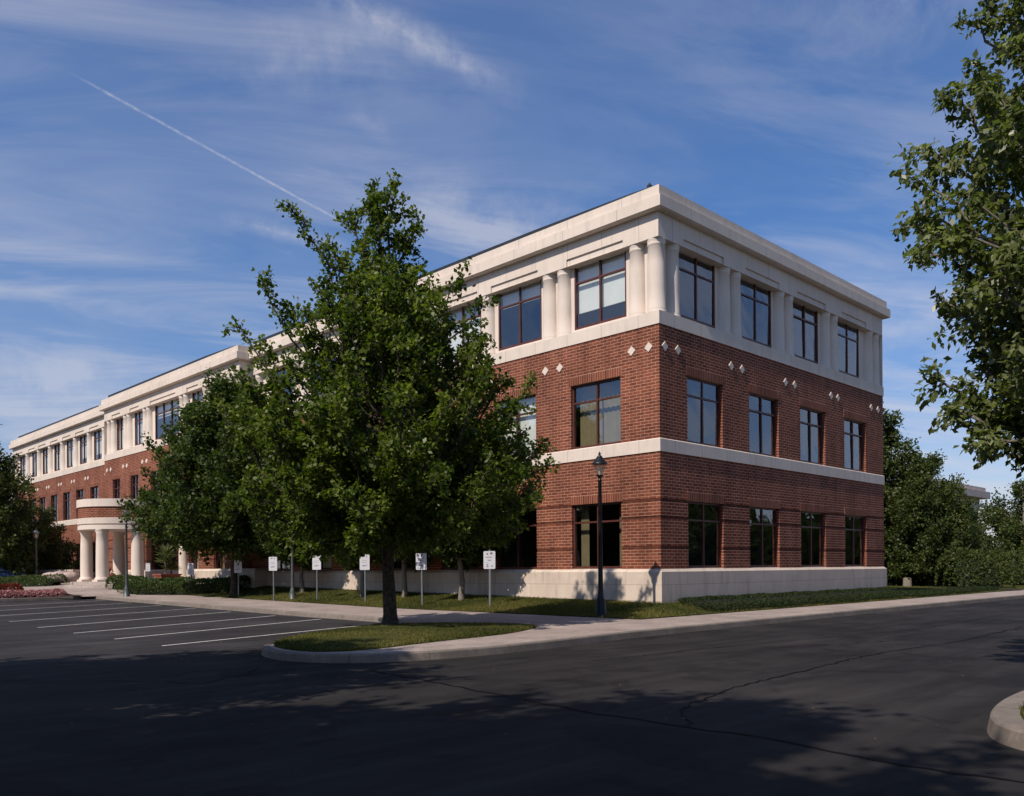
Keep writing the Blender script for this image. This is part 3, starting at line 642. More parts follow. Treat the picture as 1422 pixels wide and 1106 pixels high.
# ------------------------------------------------------------------ foliage
def leaf_mesh(name, P, D, N, L, Wd, rnd, mats, core=None):
    """P base points, D axis, N normal, all (n,3); each leaf a folded rhombus"""
    n = len(P); Sd = np.cross(D, N); Sd /= np.linalg.norm(Sd, axis=1, keepdims=True)+1e-9
    Nn = np.cross(Sd, D)
    V = np.empty((n, 4, 3)); V[:, 0] = P; V[:, 1] = P+D*(L*.48)[:, None]+Sd*(Wd*.5)[:, None]+Nn*(Wd*.16)[:, None]; V[:, 2] = P+D*L[:, None]; V[:, 3] = P+D*(L*.48)[:, None]-Sd*(Wd*.5)[:, None]+Nn*(Wd*.16)[:, None]
    v = V.reshape(-1, 3); nv = len(v); cv, cf = ([], []) if core is None else core
    allv = np.vstack([v, np.array(cv).reshape(-1, 3)]) if len(cv) else v
    me = bpy.data.meshes.new(name); nq = n+len(cf)
    me.vertices.add(len(allv)); me.vertices.foreach_set('co', allv.ravel())
    loops = np.concatenate([np.arange(4*n), (np.array(cf, dtype=int)+nv).ravel()]) if len(cf) else np.arange(4*n)
    me.loops.add(len(loops)); me.loops.foreach_set('vertex_index', loops.astype(np.int32))
    me.polygons.add(nq); me.polygons.foreach_set('loop_start', np.arange(0, 4*nq, 4, dtype=np.int32)); me.polygons.foreach_set('loop_total', np.full(nq, 4, dtype=np.int32))
    for x in mats: me.materials.append(MAT[x])
    mi = np.zeros(nq, dtype=np.int32); mi[n:] = 1; me.polygons.foreach_set('material_index', mi)
    at_ = me.attributes.new('rnd', 'FLOAT', 'POINT'); a = np.zeros(len(allv), dtype=np.float32); a[:nv] = np.repeat(rnd, 4); at_.data.foreach_set('value', a)
    me.update(calc_edges=True); me.validate(); return me
def unit(a): return a/(np.linalg.norm(a, axis=-1, keepdims=True)+1e-9)

def tree_meshes(seed, tips, trunk_h, r0, nleaf, leaf_l, leaf_w, twigs=9, twl=.7, k_up=.85, zmin=2.0, sig=.10, droop=.0, wood='bark', leafm='leaf', lean=(0, 0), inner=.22, base_r=None):
    g = np.random.default_rng(seed); tips = np.asarray(tips, float); wood_mb = MB()
    nT = 9; tr = [(lean[0]*(i/nT)**1.5+.05*math.sin(i*1.3+seed), lean[1]*(i/nT)**1.5+.05*math.cos(i*1.7+seed), trunk_h*i/nT) for i in range(nT+1)]
    tr[0] = (0, 0, -.15); rad = [r0*(1.45 if i == 0 else 1.0)*(1-.9*i/nT) for i in range(nT+1)]
    tr.insert(1, (0, 0, .25)); rad.insert(1, r0*1.05)
    wood_mb.tube(tr, rad, 10)
    def trunk_at(z):
        f = min(max(z/trunk_h, 0), 1); return np.array([lean[0]*f**1.5, lean[1]*f**1.5, z])
    P, D = [], []; lens = []; segs = []
    for T in tips:
        hd = math.hypot(T[0], T[1]); zb = min(max(T[2]-k_up*hd-.35-g.uniform(0, .6), zmin), trunk_h*.93)
        A = trunk_at(zb); ln = np.linalg.norm(T-A)
        C = A+(T-A)*np.array([.62, .62, .36])+g.normal(0, .06*ln, 3)
        ts = np.linspace(0, 1, 8)[:, None]; path = (1-ts)**2*A+2*ts*(1-ts)*C+ts**2*T
        path[1:-1] += g.normal(0, .025*ln, (6, 3))
        rb = min(r0*.36, .012+.011*ln)
        wood_mb.tube([tuple(p) for p in path], [rb*(1-.85*i/7)+.004 for i in range(8)], 5)
        # leader tip and side twigs
        segs.append((path[5], path[7], 1.0))
        for j in range(twigs):
            f = inner+(1-inner)*((j+g.uniform(.1, .9))/twigs); i0 = min(int(f*7), 6); q0 = path[i0]+(path[i0+1]-path[i0])*(f*7-i0)
            ax = unit(path[i0+1]-path[i0]); dv = unit(g.normal(0, 1, 3)+np.array([0, 0, .25])); dv = unit(dv-ax*np.dot(dv, ax)*.6+ax*.55)
            l = twl*g.uniform(.55, 1.15)*(1.15-.62*f); q1 = q0+dv*l; q1[2] -= droop*l*.4
            segs.append((q0, q1, .8))
            wood_mb.tube([tuple(q0), tuple((q0+q1)/2+g.normal(0, .03, 3)), tuple(q1)], [.012, .008, .003], 3)
    A = np.array([s[0] for s in segs]); B = np.array([s[1] for s in segs]); ln = np.linalg.norm(B-A, axis=1)+.15
    idx = g.choice(len(segs), nleaf, p=ln/ln.sum()); f = g.beta(1.7, 1.05, nleaf)
    base = A[idx]+(B-A)[idx]*f[:, None]+g.normal(0, sig, (nleaf, 3))*(1.1-.5*f)[:, None]
    d = unit(unit(B-A)[idx]*.55+g.normal(0, .75, (nleaf, 3))+np.array([0, 0, -.15-droop])); n_ = unit(g.normal(0, .55, (nleaf, 3))+np.array([0, 0, .8]))
    L = leaf_l*g.uniform(.65, 1.25, nleaf); Wd = leaf_w*g.uniform(.7, 1.2, nleaf)
    clump = g.uniform(0, 1, len(segs))[idx]; rnd = np.clip(.62*clump+.45*g.uniform(0, 1, nleaf)-.05, 0, 1)
    me = leaf_mesh('crown', base, d, n_, L, Wd, rnd, [leafm]); return wood_mb.mesh('trunk', [wood]), me
def envelope_tips(seed, prof, n, fill=.45, zj=.25):
    """prof [(z, radius)]; tips near the envelope"""
    g = np.random.default_rng(seed); zs = np.array([p[0] for p in prof]); rs = np.array([p[1] for p in prof]); out = []
    zz = np.linspace(zs[0], zs[-1], 400); w = np.interp(zz, zs, rs)+.15; c = np.cumsum(w)/w.sum()
    for i in range(n):
        z = np.interp(g.uniform(), c, zz); r_ = np.interp(z, zs, rs); ph = i*2.39996+g.uniform(-.4, .4); rr = r_*(fill+(1.06-fill)*math.sqrt(g.uniform()))
        out.append((rr*math.cos(ph), rr*math.sin(ph), z+g.normal(0, zj)))
    return out
def put_tree(name, meshes, loc, label, cat='tree', group=None, rz=0, sc=1.0):
    o = thing(name, label, cat, loc, rz, group); o.scale = (sc, sc, sc); link('trunk', meshes[0], o); link('crown', meshes[1], o); return o
rvec = RT[:2]
def lat(px, py, depth, base, back=0.0):      # a crown tip from its height and side-step at the tree's own distance
    q_ = at(px, py, depth); return (q_[0]-base[0]+FW[0]*back, q_[1]-base[1]+FW[1]*back, q_[2]-base[2])

TB = (-9.5, 1.5, .22); g_ = np.random.default_rng(4)
tipsA = [lat(px, py, 21.75, TB, g_.uniform(-1.0, 1.0)*.7) for px, py in [(510, 262), (546, 256), (476, 280), (411, 300), (579, 302), (362, 382), (320, 440), (642, 396), (668, 408), (600, 380), (440, 345), (525, 300), (560, 330), (497, 330), (425, 380), (675, 470), (690, 520), (742, 520), (430, 470), (450, 430), (400, 500), (365, 480), (380, 545), (345, 600), (460, 520), (712, 560), (765, 640), (755, 610), (748, 690), (335, 520), (305, 560), (390, 420), (630, 440), (480, 360), (545, 380), (600, 430)]]
tipsA += envelope_tips(11, [(2.35, 2.4), (2.9, 3.6), (4.5, 4.0), (5.8, 3.5), (7.0, 2.6), (7.9, 1.7), (8.8, .9)], 215, .30)
maple = tree_meshes(3, tipsA, 10.6, .168, 120000, .130, .092, 9, .80, .95, 2.4, .10, 0, 'bark', 'leaf')
put_tree('maple_tree', maple, TB, 'tall pyramid shaped leafy tree on the grass tip of the kerbed island')

T2 = (-2.35, 24.3, .52)
tips2 = envelope_tips(21, [(2.4, 3.4), (3.4, 5.0), (5.2, 4.9), (7, 4.1), (8.6, 2.8), (9.8, 1.4), (10.4, .4)], 190, .30)+[lat(294, 520, 43, T2), lat(318, 545, 43, T2), lat(270, 560, 43, T2), lat(186, 735, 43, T2), lat(180, 700, 43, T2), lat(200, 655, 43, T2), lat(235, 600, 43, T2)]
oak = tree_meshes(5, tips2, 9.6, .18, 80000, .19, .135, 9, 1.1, .75, 2.3, .16, 0, 'bark', 'leaf_dark')
put_tree('broadleaf_tree', oak, T2, 'dense dark green tree in the lawn beside the low hedge near the portico')

small = tree_meshes(8, envelope_tips(31, [(1.7, .7), (2.3, 1.5), (3.0, 2.4), (4.2, 2.9), (5.4, 2.5), (6.4, 1.5), (7.2, .3)], 150, .25), 6.6, .11, 64000, .15, .11, 9, .62, .8, 1.6, .12, 0, 'bark_pale', 'leaf_dark')
put_tree('shade_tree', small, (-1.2, 8.3, .40), 'small dark tree against the stone plinth, between the two signs right of the island tree', group='small trees along the stone plinth')
put_tree('shade_tree', small, (-1.35, 14.6, .48), 'small dark tree planted against the stone plinth, just left of the island tree trunk', group='small trees along the stone plinth', rz=2.1, sc=1.05)
put_tree('shade_tree', small, (-1.3, 19.6, .55), 'small dark tree planted against the stone plinth, behind the grey lamp post', group='small trees along the stone plinth', rz=4.0, sc=.95)
put_tree('shade_tree', small, (-1.2, 11.8, .44), 'small dark tree added for shade against the plinth, trunk hidden behind the island tree', group='small trees along the stone plinth', rz=5.2, sc=1.0)  # extra tree, put in to darken the wall behind the signs

# tree at the right edge
TR = (-7.7, -14.1, .16)
tr_tips = [lat(px+24, py, 12, TR, b_) for px, py, b_ in [(1243, 246, 0), (1262, 300, .3), (1252, 330, -.3), (1272, 512, .2), (1284, 570, -.2), (1345, 580, .2), (1400, 590, -.4), (1276, 185, .4), (1318, 140, -.3), (1306, 105, .5), (1330, 100, 0), (1345, 8, .2), (1340, -30, .1), (1375, -45, -.2), (1405, -20, .3), (1385, 60, -.2), (1300, 392, .5), (1290, 345, -.5), (1330, 425, .1), (1360, 470, .5), (1310, 545, 0), (1350, 560, -.3), (1300, 270, 1), (1340, 200, -1), (1350, 330, 1), (1380, 150, .6), (1400, 520, .6), (1410, 400, -.6)]]
tr_tips += envelope_tips(41, [(3.7, 2.2), (4.4, 2.7), (5.3, 2.8), (7, 3.2), (8.5, 2.4), (10, 1.9), (12, 1.1), (13, .3)], 160, .3)
pear = tree_meshes(9, tr_tips, 12.0, .20, 100000, .122, .074, 9, .75, .45, 2.6, .085, .55, 'bark_pale', 'leaf_right')
put_tree('street_tree', pear, TR, 'sunlit leafy tree reaching in from the right edge above the road')

# distant trees on the right
far1 = tree_meshes(12, envelope_tips(51, [(.6, 2.8), (2, 4.4), (5, 4.6), (7.5, 3.8), (9.5, 2.4), (11, 1.0), (11.8, .3)], 120, .35), 11, .22, 46000, .24, .17, 8, 1.4, .6, .5, .26, 0, 'bark_pale', 'leaf_far')
far2 = tree_meshes(13, envelope_tips(52, [(.4, 2.6), (1.5, 4.2), (3.5, 4.4), (5.5, 3.2), (7, 1.7), (7.8, .3)], 90, .35), 7.2, .2, 34000, .22, .16, 8, 1.2, .6, .4, .24, 0, 'bark_pale', 'leaf_far')
def px_on(px, depth, z): q_ = at(px, 790, depth); return (q_[0], q_[1], z)
for k, (nm, me_, px, dep, sc, lab) in enumerate([
    ('broadleaf_tree', far1, 1222, 58, .98, 'tallest distant tree, rising directly behind the right end of the building'),
    ('broadleaf_tree', far1, 1290, 55, .70, 'full dark tree in the distance between the building and the far pavilion roof'),
    ('broadleaf_tree', far2, 1322, 60, .72, 'loose topped distant tree in front of the far cream building'),
    ('broadleaf_tree', far2, 1422, 62, .95, 'rounded distant tree right of the far cream building'),
    ('broadleaf_tree', far1, 1490, 66, .78, 'tall distant tree at the right edge of the picture, beyond the road')]):
    put_tree(nm, me_, px_on(px, dep, .3), lab, group='trees beyond the right end of the building', rz=1.3*k, sc=sc)
# trees on the far left
for k, (px, dep, me_, sc, lab) in enumerate([(2, 66, far1, .64, 'taller dark tree at the far left edge, in front of the left wing'), (44, 63, far2, .74, 'rounded dark tree right of the tall one at the far left, beside a lamp post'), (-30, 58, far1, .9, 'dark tree cut off by the left edge of the picture')]):
    put_tree('broadleaf_tree', me_, px_on(px, dep, .8), lab, group='trees at the far left of the car park', rz=2+k, sc=sc)
# trees beside and behind the camera: they shade the foreground and show in the window glass
for k, (x, y, me_, sc, lab) in enumerate([(-25.4, -3.6, oak, 1.0, 'big shade tree left of the picture that shades the road by the island'), (-29.3, -12.0, oak, 1.25, 'big shade tree behind the viewpoint that shades the foreground asphalt'), (-31, -20, oak, 1.1, 'shade tree far behind the viewpoint, last of its row')]):
    put_tree('shade_tree', me_, (x, y, 0), lab, group='shade trees behind the viewpoint', rz=1.1*k+.4, sc=sc).scale[2] *= 1.22
for k, (x, y) in enumerate([(-43, 22), (-45, 31), (-43, 40), (-45, 49), (-42, 58)]):
    put_tree('shade_tree', oak, (x, y, 0), 'tall tree across the car park, outside the picture', group='trees across the car park', rz=1.1*k+2, sc=1.45+.12*(k % 3))
for k, (x, y) in enumerate([(0, -27), (10, -28), (20, -27), (30, -28.5), (40, -27), (50, -29), (61, -27), (72, -28), (84, -29)]):
    put_tree('shade_tree', oak, (x, y, 0), 'tree across the road, outside the picture', group='trees across the road', rz=1.7*k+1, sc=.76+.05*(k % 3))

for k, (x, y) in enumerate([(5, -36), (15, -37), (25, -36), (35, -37), (45, -36), (56, -37), (66, -36), (78, -37), (92, -36)]):
    put_tree('shade_tree', oak, (x, y, 0), 'tree across the road, outside the picture', group='trees across the road', rz=2.3*k+.5, sc=.85+.06*(k % 2))
for k, (x, y) in enumerate([(-53, 26), (-54, 36), (-53, 46), (-54, 56), (-52, 68), (-50, 80)]):
    put_tree('shade_tree', oak, (x, y, 0), 'tall tree across the car park, outside the picture', group='trees across the car park', rz=1.9*k+1, sc=1.3)

# hedges, shrubs, ground cover
def mound(path, w, h, n, size, seed, zf, boxy=True):
    """leafy hedge along a path: samples on a rounded cross-section + dark core"""
    g = np.random.default_rng(seed); P = np.array(path, float); seg_ = np.diff(P, axis=0); ln = np.linalg.norm(seg_, axis=1); cum = np.concatenate([[0], np.cumsum(ln)]); tot = cum[-1]
    def point(s): 
        i = np.clip(np.searchsorted(cum, s, side='right')-1, 0, len(ln)-1); f = (s-cum[i])/ln[i]; q = P[i]+seg_[i]*f[:, None]; t_ = seg_[i]/ln[i][:, None]; return q, np.stack([-t_[:, 1], t_[:, 0]], 1), t_
    e = 4.0 if boxy else 2.0
    s = g.uniform(-w/2*.6, tot+w/2*.6, n); th = g.uniform(0, PI, n); sc_ = np.clip(s, 0, tot-1e-6); q, nn, tt = point(sc_)
    over = (s-sc_); taper = np.sqrt(np.clip(1-(over/(w/2*.62))**2, .02, 1))
    cx_ = np.sign(np.cos(th))*np.abs(np.cos(th))**(2/e); cz = np.abs(np.sin(th))**(2/e); jit = 1+g.normal(0, .045, n)+.05*np.sin(s*2.1+seed)+.03*np.sin(s*5.3)
    xy = q+tt*over[:, None]+nn*(cx_*w/2*taper*jit)[:, None]; z = np.array([zf(a, b) for a, b in xy])+cz*h*jit*(.55+.45*taper)
    base = np.column_stack([xy, z]); nor = np.column_stack([nn*np.cos(th)[:, None], np.sin(th)]); d = unit(nor*.6+g.normal(0, .6, (n, 3))+np.array([0, 0, .25])); n_ = unit(nor+g.normal(0, .5, (n, 3)))
    rnd = np.clip(.5*g.uniform(0, 1, n)+.5*np.abs(np.sin(s*3+th*4+g.normal(0, .5, n))), 0, 1)
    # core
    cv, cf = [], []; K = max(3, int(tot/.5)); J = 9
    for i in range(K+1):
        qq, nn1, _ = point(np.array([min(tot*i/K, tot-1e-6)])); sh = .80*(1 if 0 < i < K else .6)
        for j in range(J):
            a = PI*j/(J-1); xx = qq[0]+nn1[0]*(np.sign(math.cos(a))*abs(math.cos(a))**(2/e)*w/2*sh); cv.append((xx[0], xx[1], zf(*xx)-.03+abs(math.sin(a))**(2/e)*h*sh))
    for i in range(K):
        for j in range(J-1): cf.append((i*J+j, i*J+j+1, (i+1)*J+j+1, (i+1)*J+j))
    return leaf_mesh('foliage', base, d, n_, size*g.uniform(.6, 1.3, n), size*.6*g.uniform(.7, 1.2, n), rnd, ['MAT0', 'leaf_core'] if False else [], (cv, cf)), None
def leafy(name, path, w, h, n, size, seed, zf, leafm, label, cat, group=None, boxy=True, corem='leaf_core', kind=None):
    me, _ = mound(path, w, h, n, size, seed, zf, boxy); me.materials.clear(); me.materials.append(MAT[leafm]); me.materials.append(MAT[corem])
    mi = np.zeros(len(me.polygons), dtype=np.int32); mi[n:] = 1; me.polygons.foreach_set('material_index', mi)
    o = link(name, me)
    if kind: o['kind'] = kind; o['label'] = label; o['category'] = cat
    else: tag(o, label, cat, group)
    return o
def gz2(x, y): return lawn_z(x, y) if y < 30.2 else plz(x, y)
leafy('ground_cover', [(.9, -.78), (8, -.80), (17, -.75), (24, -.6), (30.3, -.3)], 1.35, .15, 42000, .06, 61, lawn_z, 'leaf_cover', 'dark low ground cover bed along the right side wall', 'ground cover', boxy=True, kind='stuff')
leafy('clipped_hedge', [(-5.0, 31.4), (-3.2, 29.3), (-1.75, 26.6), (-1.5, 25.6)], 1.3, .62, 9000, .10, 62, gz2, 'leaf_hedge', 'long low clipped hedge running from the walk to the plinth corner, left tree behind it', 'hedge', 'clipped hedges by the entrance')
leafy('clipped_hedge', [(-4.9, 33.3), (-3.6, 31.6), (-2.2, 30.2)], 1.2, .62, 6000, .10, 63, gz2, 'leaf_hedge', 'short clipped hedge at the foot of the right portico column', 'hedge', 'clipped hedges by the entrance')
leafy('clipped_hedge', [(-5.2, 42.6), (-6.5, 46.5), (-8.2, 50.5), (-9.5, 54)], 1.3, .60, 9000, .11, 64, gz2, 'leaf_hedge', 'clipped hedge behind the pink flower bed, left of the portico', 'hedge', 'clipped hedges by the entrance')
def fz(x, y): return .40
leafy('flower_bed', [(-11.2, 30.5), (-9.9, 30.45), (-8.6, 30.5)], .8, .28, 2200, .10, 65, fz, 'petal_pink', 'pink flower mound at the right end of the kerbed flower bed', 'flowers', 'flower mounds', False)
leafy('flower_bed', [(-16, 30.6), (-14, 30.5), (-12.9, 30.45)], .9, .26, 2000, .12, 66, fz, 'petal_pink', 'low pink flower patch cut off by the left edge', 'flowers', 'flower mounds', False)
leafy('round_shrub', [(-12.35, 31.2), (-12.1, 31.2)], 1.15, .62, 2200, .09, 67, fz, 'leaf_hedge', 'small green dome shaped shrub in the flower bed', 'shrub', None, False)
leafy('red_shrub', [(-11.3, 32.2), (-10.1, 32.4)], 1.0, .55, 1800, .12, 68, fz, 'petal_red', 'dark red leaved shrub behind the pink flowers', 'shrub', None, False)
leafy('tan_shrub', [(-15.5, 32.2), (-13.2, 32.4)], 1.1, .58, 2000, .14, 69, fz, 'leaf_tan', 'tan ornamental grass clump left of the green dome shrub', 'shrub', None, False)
for k, (px, dep, w_, h2, lab) in enumerate([(1352, 52, 2.6, 2.0, 'bright green bush beyond the grass, left of the pale stone block'), (1424, 58, 2.6, 1.9, 'large bush at the right edge, above the far sidewalk')]):
    q_ = at(px, 790, dep); leafy('garden_bush', [(q_[0]-.9, q_[1]+.9), (q_[0]+.9, q_[1]-.9)], w_, h2, 4200, .17, 70+k, lambda x, y: .35, 'leaf_far', lab, 'bush', 'bushes under the far trees', False)

leafy('tall_hedge', [(-8, -33), (30, -33.5), (100, -33)], 2.5, 3.0, 9000, .5, 91, lambda x, y: 0, 'leaf_dark', 'long tall hedge across the road, outside the picture', 'hedge')
leafy('tall_hedge', [(-49, 5), (-50, 45), (-46, 100)], 2.5, 3.4, 9000, .5, 92, lambda x, y: 0, 'leaf_dark', 'long tall hedge across the car park, outside the picture', 'hedge')
# yucca in brick planter by the entrance
q_ = (-2.0, 33.2, 1.0)
pl_ = thing('brick_planter', 'square brick planter with a spiky plant beside the portico', 'planter', (-2.3, 32.6, .82))
mb = MB(); mb.box(-.55, .55, -.55, .55, 0, .55); mb.box(-.6, .6, -.6, .6, .55, .64); mb.build('planter_box', 'planter_brick', pl_)
gg = np.random.default_rng(5); n = 260; ph = gg.uniform(0, 2*PI, n); el = gg.uniform(-.2, 1.3, n); lvl = gg.choice([.9, 1.35, 1.75], n); off = np.where(lvl < 1, .3, -.1)
base = np.column_stack([off+gg.normal(0, .05, n), off*.5+gg.normal(0, .05, n), lvl]); d_ = np.column_stack([np.cos(ph)*np.cos(el), np.sin(ph)*np.cos(el), np.sin(el)]); link('foliage', leaf_mesh('foliage', base, d_, unit(gg.normal(0, .4, (n, 3))+np.array([0, 0, 1])), gg.uniform(.45, .8, n), np.full(n, .07), gg.uniform(0, 1, n), ['leaf_yucca']), pl_)
mb = MB(); mb.tube([(.3, .15, .6), (.3, .15, .95)], .05, 6); mb.tube([(-.1, -.05, .6), (-.12, -.05, 1.2), (-.1, -.05, 1.8)], .05, 6); mb.build('stem', 'bark_pale', pl_)

# grass blades
def blades(regions, seed):
    g = np.random.default_rng(seed); Vs = []; rn = []
    for n, samp in regions:
        P = samp(g, n); n = len(P); ph = g.uniform(0, 2*PI, n); h = g.uniform(.03, .075, n); w = g.uniform(.006, .012, n)
        dx = np.column_stack([np.cos(ph), np.sin(ph), np.zeros(n)]); ln = g.normal(0, .03, (n, 2))
        V = np.empty((n, 4, 3)); V[:, 0] = P-dx*w[:, None]; V[:, 1] = P+dx*w[:, None]; tip = P+np.column_stack([ln, h]); V[:, 2] = tip+dx*.002; V[:, 3] = tip-dx*.002
        Vs.append(V); rn.append(np.clip(.5+.35*np.sin(P[:, 0]*1.3+2*np.sin(P[:, 1]*.9))+g.normal(0, .25, n), 0, 1))
    V = np.concatenate(Vs); r_ = np.concatenate(rn); n = len(V); me = bpy.data.meshes.new('grass'); me.vertices.add(4*n); me.vertices.foreach_set('co', V.ravel()); me.loops.add(4*n); me.loops.foreach_set('vertex_index', np.arange(4*n, dtype=np.int32))
    me.polygons.add(n); me.polygons.foreach_set('loop_start', np.arange(0, 4*n, 4, dtype=np.int32)); me.polygons.foreach_set('loop_total', np.full(n, 4, dtype=np.int32)); me.materials.append(MAT['blade'])
    a = me.attributes.new('rnd', 'FLOAT', 'POINT'); a.data.foreach_set('value', np.repeat(r_, 4).astype(np.float32)); me.update(calc_edges=True); return me
def in_poly(P, poly):
    x, y = P[:, 0], P[:, 1]; c = np.zeros(len(P), bool); px, py = np.array(poly).T; j = len(poly)-1
    for i in range(len(poly)):
        k = ((py[i] > y) != (py[j] > y)) & (x < (px[j]-px[i])*(y-py[i])/(py[j]-py[i]+1e-12)+px[i]); c ^= k; j = i
    return c
def s_isl(g, n):
    P = np.column_stack([g.uniform(-14.7, -7, n), g.uniform(-3.5, 2.3, n)]); P = P[in_poly(P, isl)]; return np.column_stack([P, [isl_z(a, b)-.03 for a, b in P]])
def s_lawn(g, n):
    P = np.column_stack([g.uniform(-3.22, -.15, n), -1.6+32*g.beta(1, 1.6, n)]); P = P[P[:, 1] < 30]; return np.column_stack([P, [lawn_z(a, b)-.005 for a, b in P]])
def s_lawnb(g, n):
    P = np.column_stack([g.uniform(-.15, 17, n), g.uniform(-1.62, -.1, n)]); return np.column_stack([P, [lawn_z(a, b)-.005 for a, b in P]])
def s_ri(g, n):
    P = np.column_stack([g.uniform(-14.1, -9, n), g.uniform(-16.6, -13.6, n)]); P = P[in_poly(P, [p for p in rin])]; return np.column_stack([P, np.full(len(P), .155)])
def s_far(g, n):
    P = np.column_stack([17.4+25*g.beta(1, 1.4, n), -1.6+14*g.beta(1, 1.5, n)]); return np.column_stack([P, [lawn_z(a, b)-.005 for a, b in P]])
o = link('grass', blades([(60000, s_isl), (52000, s_lawn), (9000, s_lawnb), (9000, s_ri), (9000, s_far)], 3)); o['kind'] = 'stuff'; o['label'] = 'short mown grass on the island and lawns'; o['category'] = 'grass'

# fallen leaves and grit along the kerbs
gl_ = np.random.default_rng(77); KP_ = np.array([p for p in kl if -20 < p[0] < 25]); ii = gl_.integers(0, len(KP_)-1, 420); ff = gl_.uniform(0, 1, 420)[:, None]
PP = KP_[ii]*(1-ff)+KP_[ii+1]*ff; PP = PP+gl_.normal(0, 1, (420, 2))*np.where(gl_.uniform(0, 1, 420) < .75, .13, 1.2)[:, None]
P2 = np.column_stack([gl_.uniform(-21, -2, 70), gl_.uniform(-15.5, -1, 70)]); PP = np.vstack([PP, P2]); keep = ~in_poly(PP, kl+[(95, 30)]); PP = PP[keep]; n = len(PP)
P3 = np.column_stack([PP, np.full(n, .008)]); ph = gl_.uniform(0, 2*PI, n); dd = np.column_stack([np.cos(ph), np.sin(ph), gl_.uniform(-.02, .15, n)])
o = link('leaf_litter', leaf_mesh('leaf_litter', P3, unit(dd), unit(gl_.normal(0, .25, (n, 3))+np.array([0, 0, 1])), gl_.uniform(.02, .055, n), gl_.uniform(.012, .03, n), gl_.uniform(0, 1, n), ['leaf_dry'])); o['kind'] = 'stuff'; o['label'] = 'scattered dry leaves on the asphalt by the kerb'; o['category'] = 'leaf litter'

# ------------------------------------------------------------------ street furniture
def lamp_post(loc, matn, label, hs=1.0):
    o = thing('lamp_post', label, 'lamp post', loc, 0, 'post lamps along the walks')
    b_ = MB(); b_.lathe([(.17, -.15), (.17, .06), (.15, .08), (.15, .30), (.125, .34), (.135, .38), (.10, .46), (.082, .60)], 16); b_.build('base', matn, o)
    p_ = MB(); p_.lathe([(.080, .60), (.070, 1.2), (.052, 3.86*hs), (.065, 3.88*hs), (.065, 3.92*hs), (.045, 3.94*hs), (.05, 4.0*hs), (.11, 4.03*hs), (.11, 4.06*hs)], 14); pole = p_.build('pole', matn, o)
    z = 4.06*hs
    g1 = MB(); g1.lathe([(.10, z), (.13, z+.05), (.175, z+.2), (.205, z+.32)], 20, cap=False); g1.build('globe', 'lamp_glass', o)
    bl = MB(); bl.lathe([(.03, z), (.035, z+.08), (.05, z+.12), (.055, z+.18), (.03, z+.23)], 12); bl.build('bulb', 'bulb_white', o)
    c_ = MB(); c_.lathe([(.235, z+.315), (.235, z+.34), (.20, z+.37), (.13, z+.47), (.09, z+.52), (.07, z+.54), (.075, z+.555), (.04, z+.57), (.03, z+.61), (.045, z+.63), (.02, z+.66), (.004, z+.70)], 20); c_.build('cap', matn, o)
    return o
lamp_post((-3.0, .0, .27), 'lamp_black', 'black post lamp with conical cap on the corner lawn before the building', 1.0)
lamp_post((-2.55, 18.3, .24), 'lamp_grey', 'grey post lamp with flared base, its top hidden in the leaves', .95)
q_ = at(175, 703, 43.5); lamp_post((q_[0], q_[1], q_[2]-4.62), 'lamp_grey', 'slim grey post lamp in front of the portico columns', .955)
q_ = at(50, 733, 58); lamp_post((q_[0], q_[1], q_[2]-3.85), 'lamp_grey', 'slim grey post lamp at the far left beside the dark trees', .775)

sw, sh_ = .46, .62
def sign(loc, label, k, h=1.97, grp='parking signs along the lawn', s=1.0):
    o = thing('parking_sign', label, 'sign', loc, R(-68)+R(2)*((k*7) % 3-1), grp); o.rotation_euler.x = R(.6*((k*5) % 3-1))
    p_ = MB(); p_.box(-.03, .03, -.0, .022, -.25, h+.05); p_.box(-.03, -.012, .022, .04, -.25, h+.05); p_.box(.012, .03, .022, .04, -.25, h+.05); p_.build('post', 'galvanised', o)
    b_ = MB(); n = 6; c = .04; z0, z1 = h-sh_*s, h; w = sw*s/2
    pts = []
    for cx_, cz_, a0 in ((w-c, z1-c, 0), (-w+c, z1-c, 90), (-w+c, z0+c, 180), (w-c, z0+c, 270)):
        for i in range(n+1): a = R(a0+90*i/n); pts.append((cx_+c*math.cos(a), cz_+c*math.sin(a)))
    b_.grid([[(x, -.012, z) for x, z in pts], [(x, -.004, z) for x, z in pts]], 0, False, True); b_.face([(x, -.012, z) for x, z in pts]); b_.face([(x, -.004, z) for x, z in pts][::-1]); bd = b_.build('board', 'sign_face', o)
    t_ = MB(); rg = random.Random(k)
    def bar(x0, x1, za, zb, m=0): t_.box(w*x0, w*x1, -.0145, -.0122, z0+(z1-z0)*za, z0+(z1-z0)*zb, m)
    if k == 0: bar(-.45, -.2, .80, .90); bar(.12, .55, .82, .93); bar(-.6, .5, .64, .675); bar(-.3, .35, .47, .515); bar(-.55, -.1, .33, .345); bar(-.5, -.2, .20, .26); bar(-.5, -.15, .10, .16); bar(.35, .55, .12, .20, 1)
    elif k == 1: bar(-.7, -.45, .84, .92); bar(-.05, .25, .80, .94); bar(.25, .6, .66, .72); bar(-.65, .1, .66, .69); bar(-.65, .3, .55, .59); bar(-.65, .35, .41, .46); bar(-.65, .4, .24, .29); bar(-.6, .1, .08, .12)
    else: bar(-.5, -.1, .86, .93); bar(.25, .5, .86, .93); bar(-.5, .2, .24, .30); bar(.3, .5, .28, .33); bar(-.6, .55, .60, .615); bar(-.6, .45, .48, .495)
    t_.build('lettering', ['sign_ink', 'sign_blue'], bd)
    bt = MB(); bt.lathe([(.012, 0), (.012, .006)], 8); 
    return o
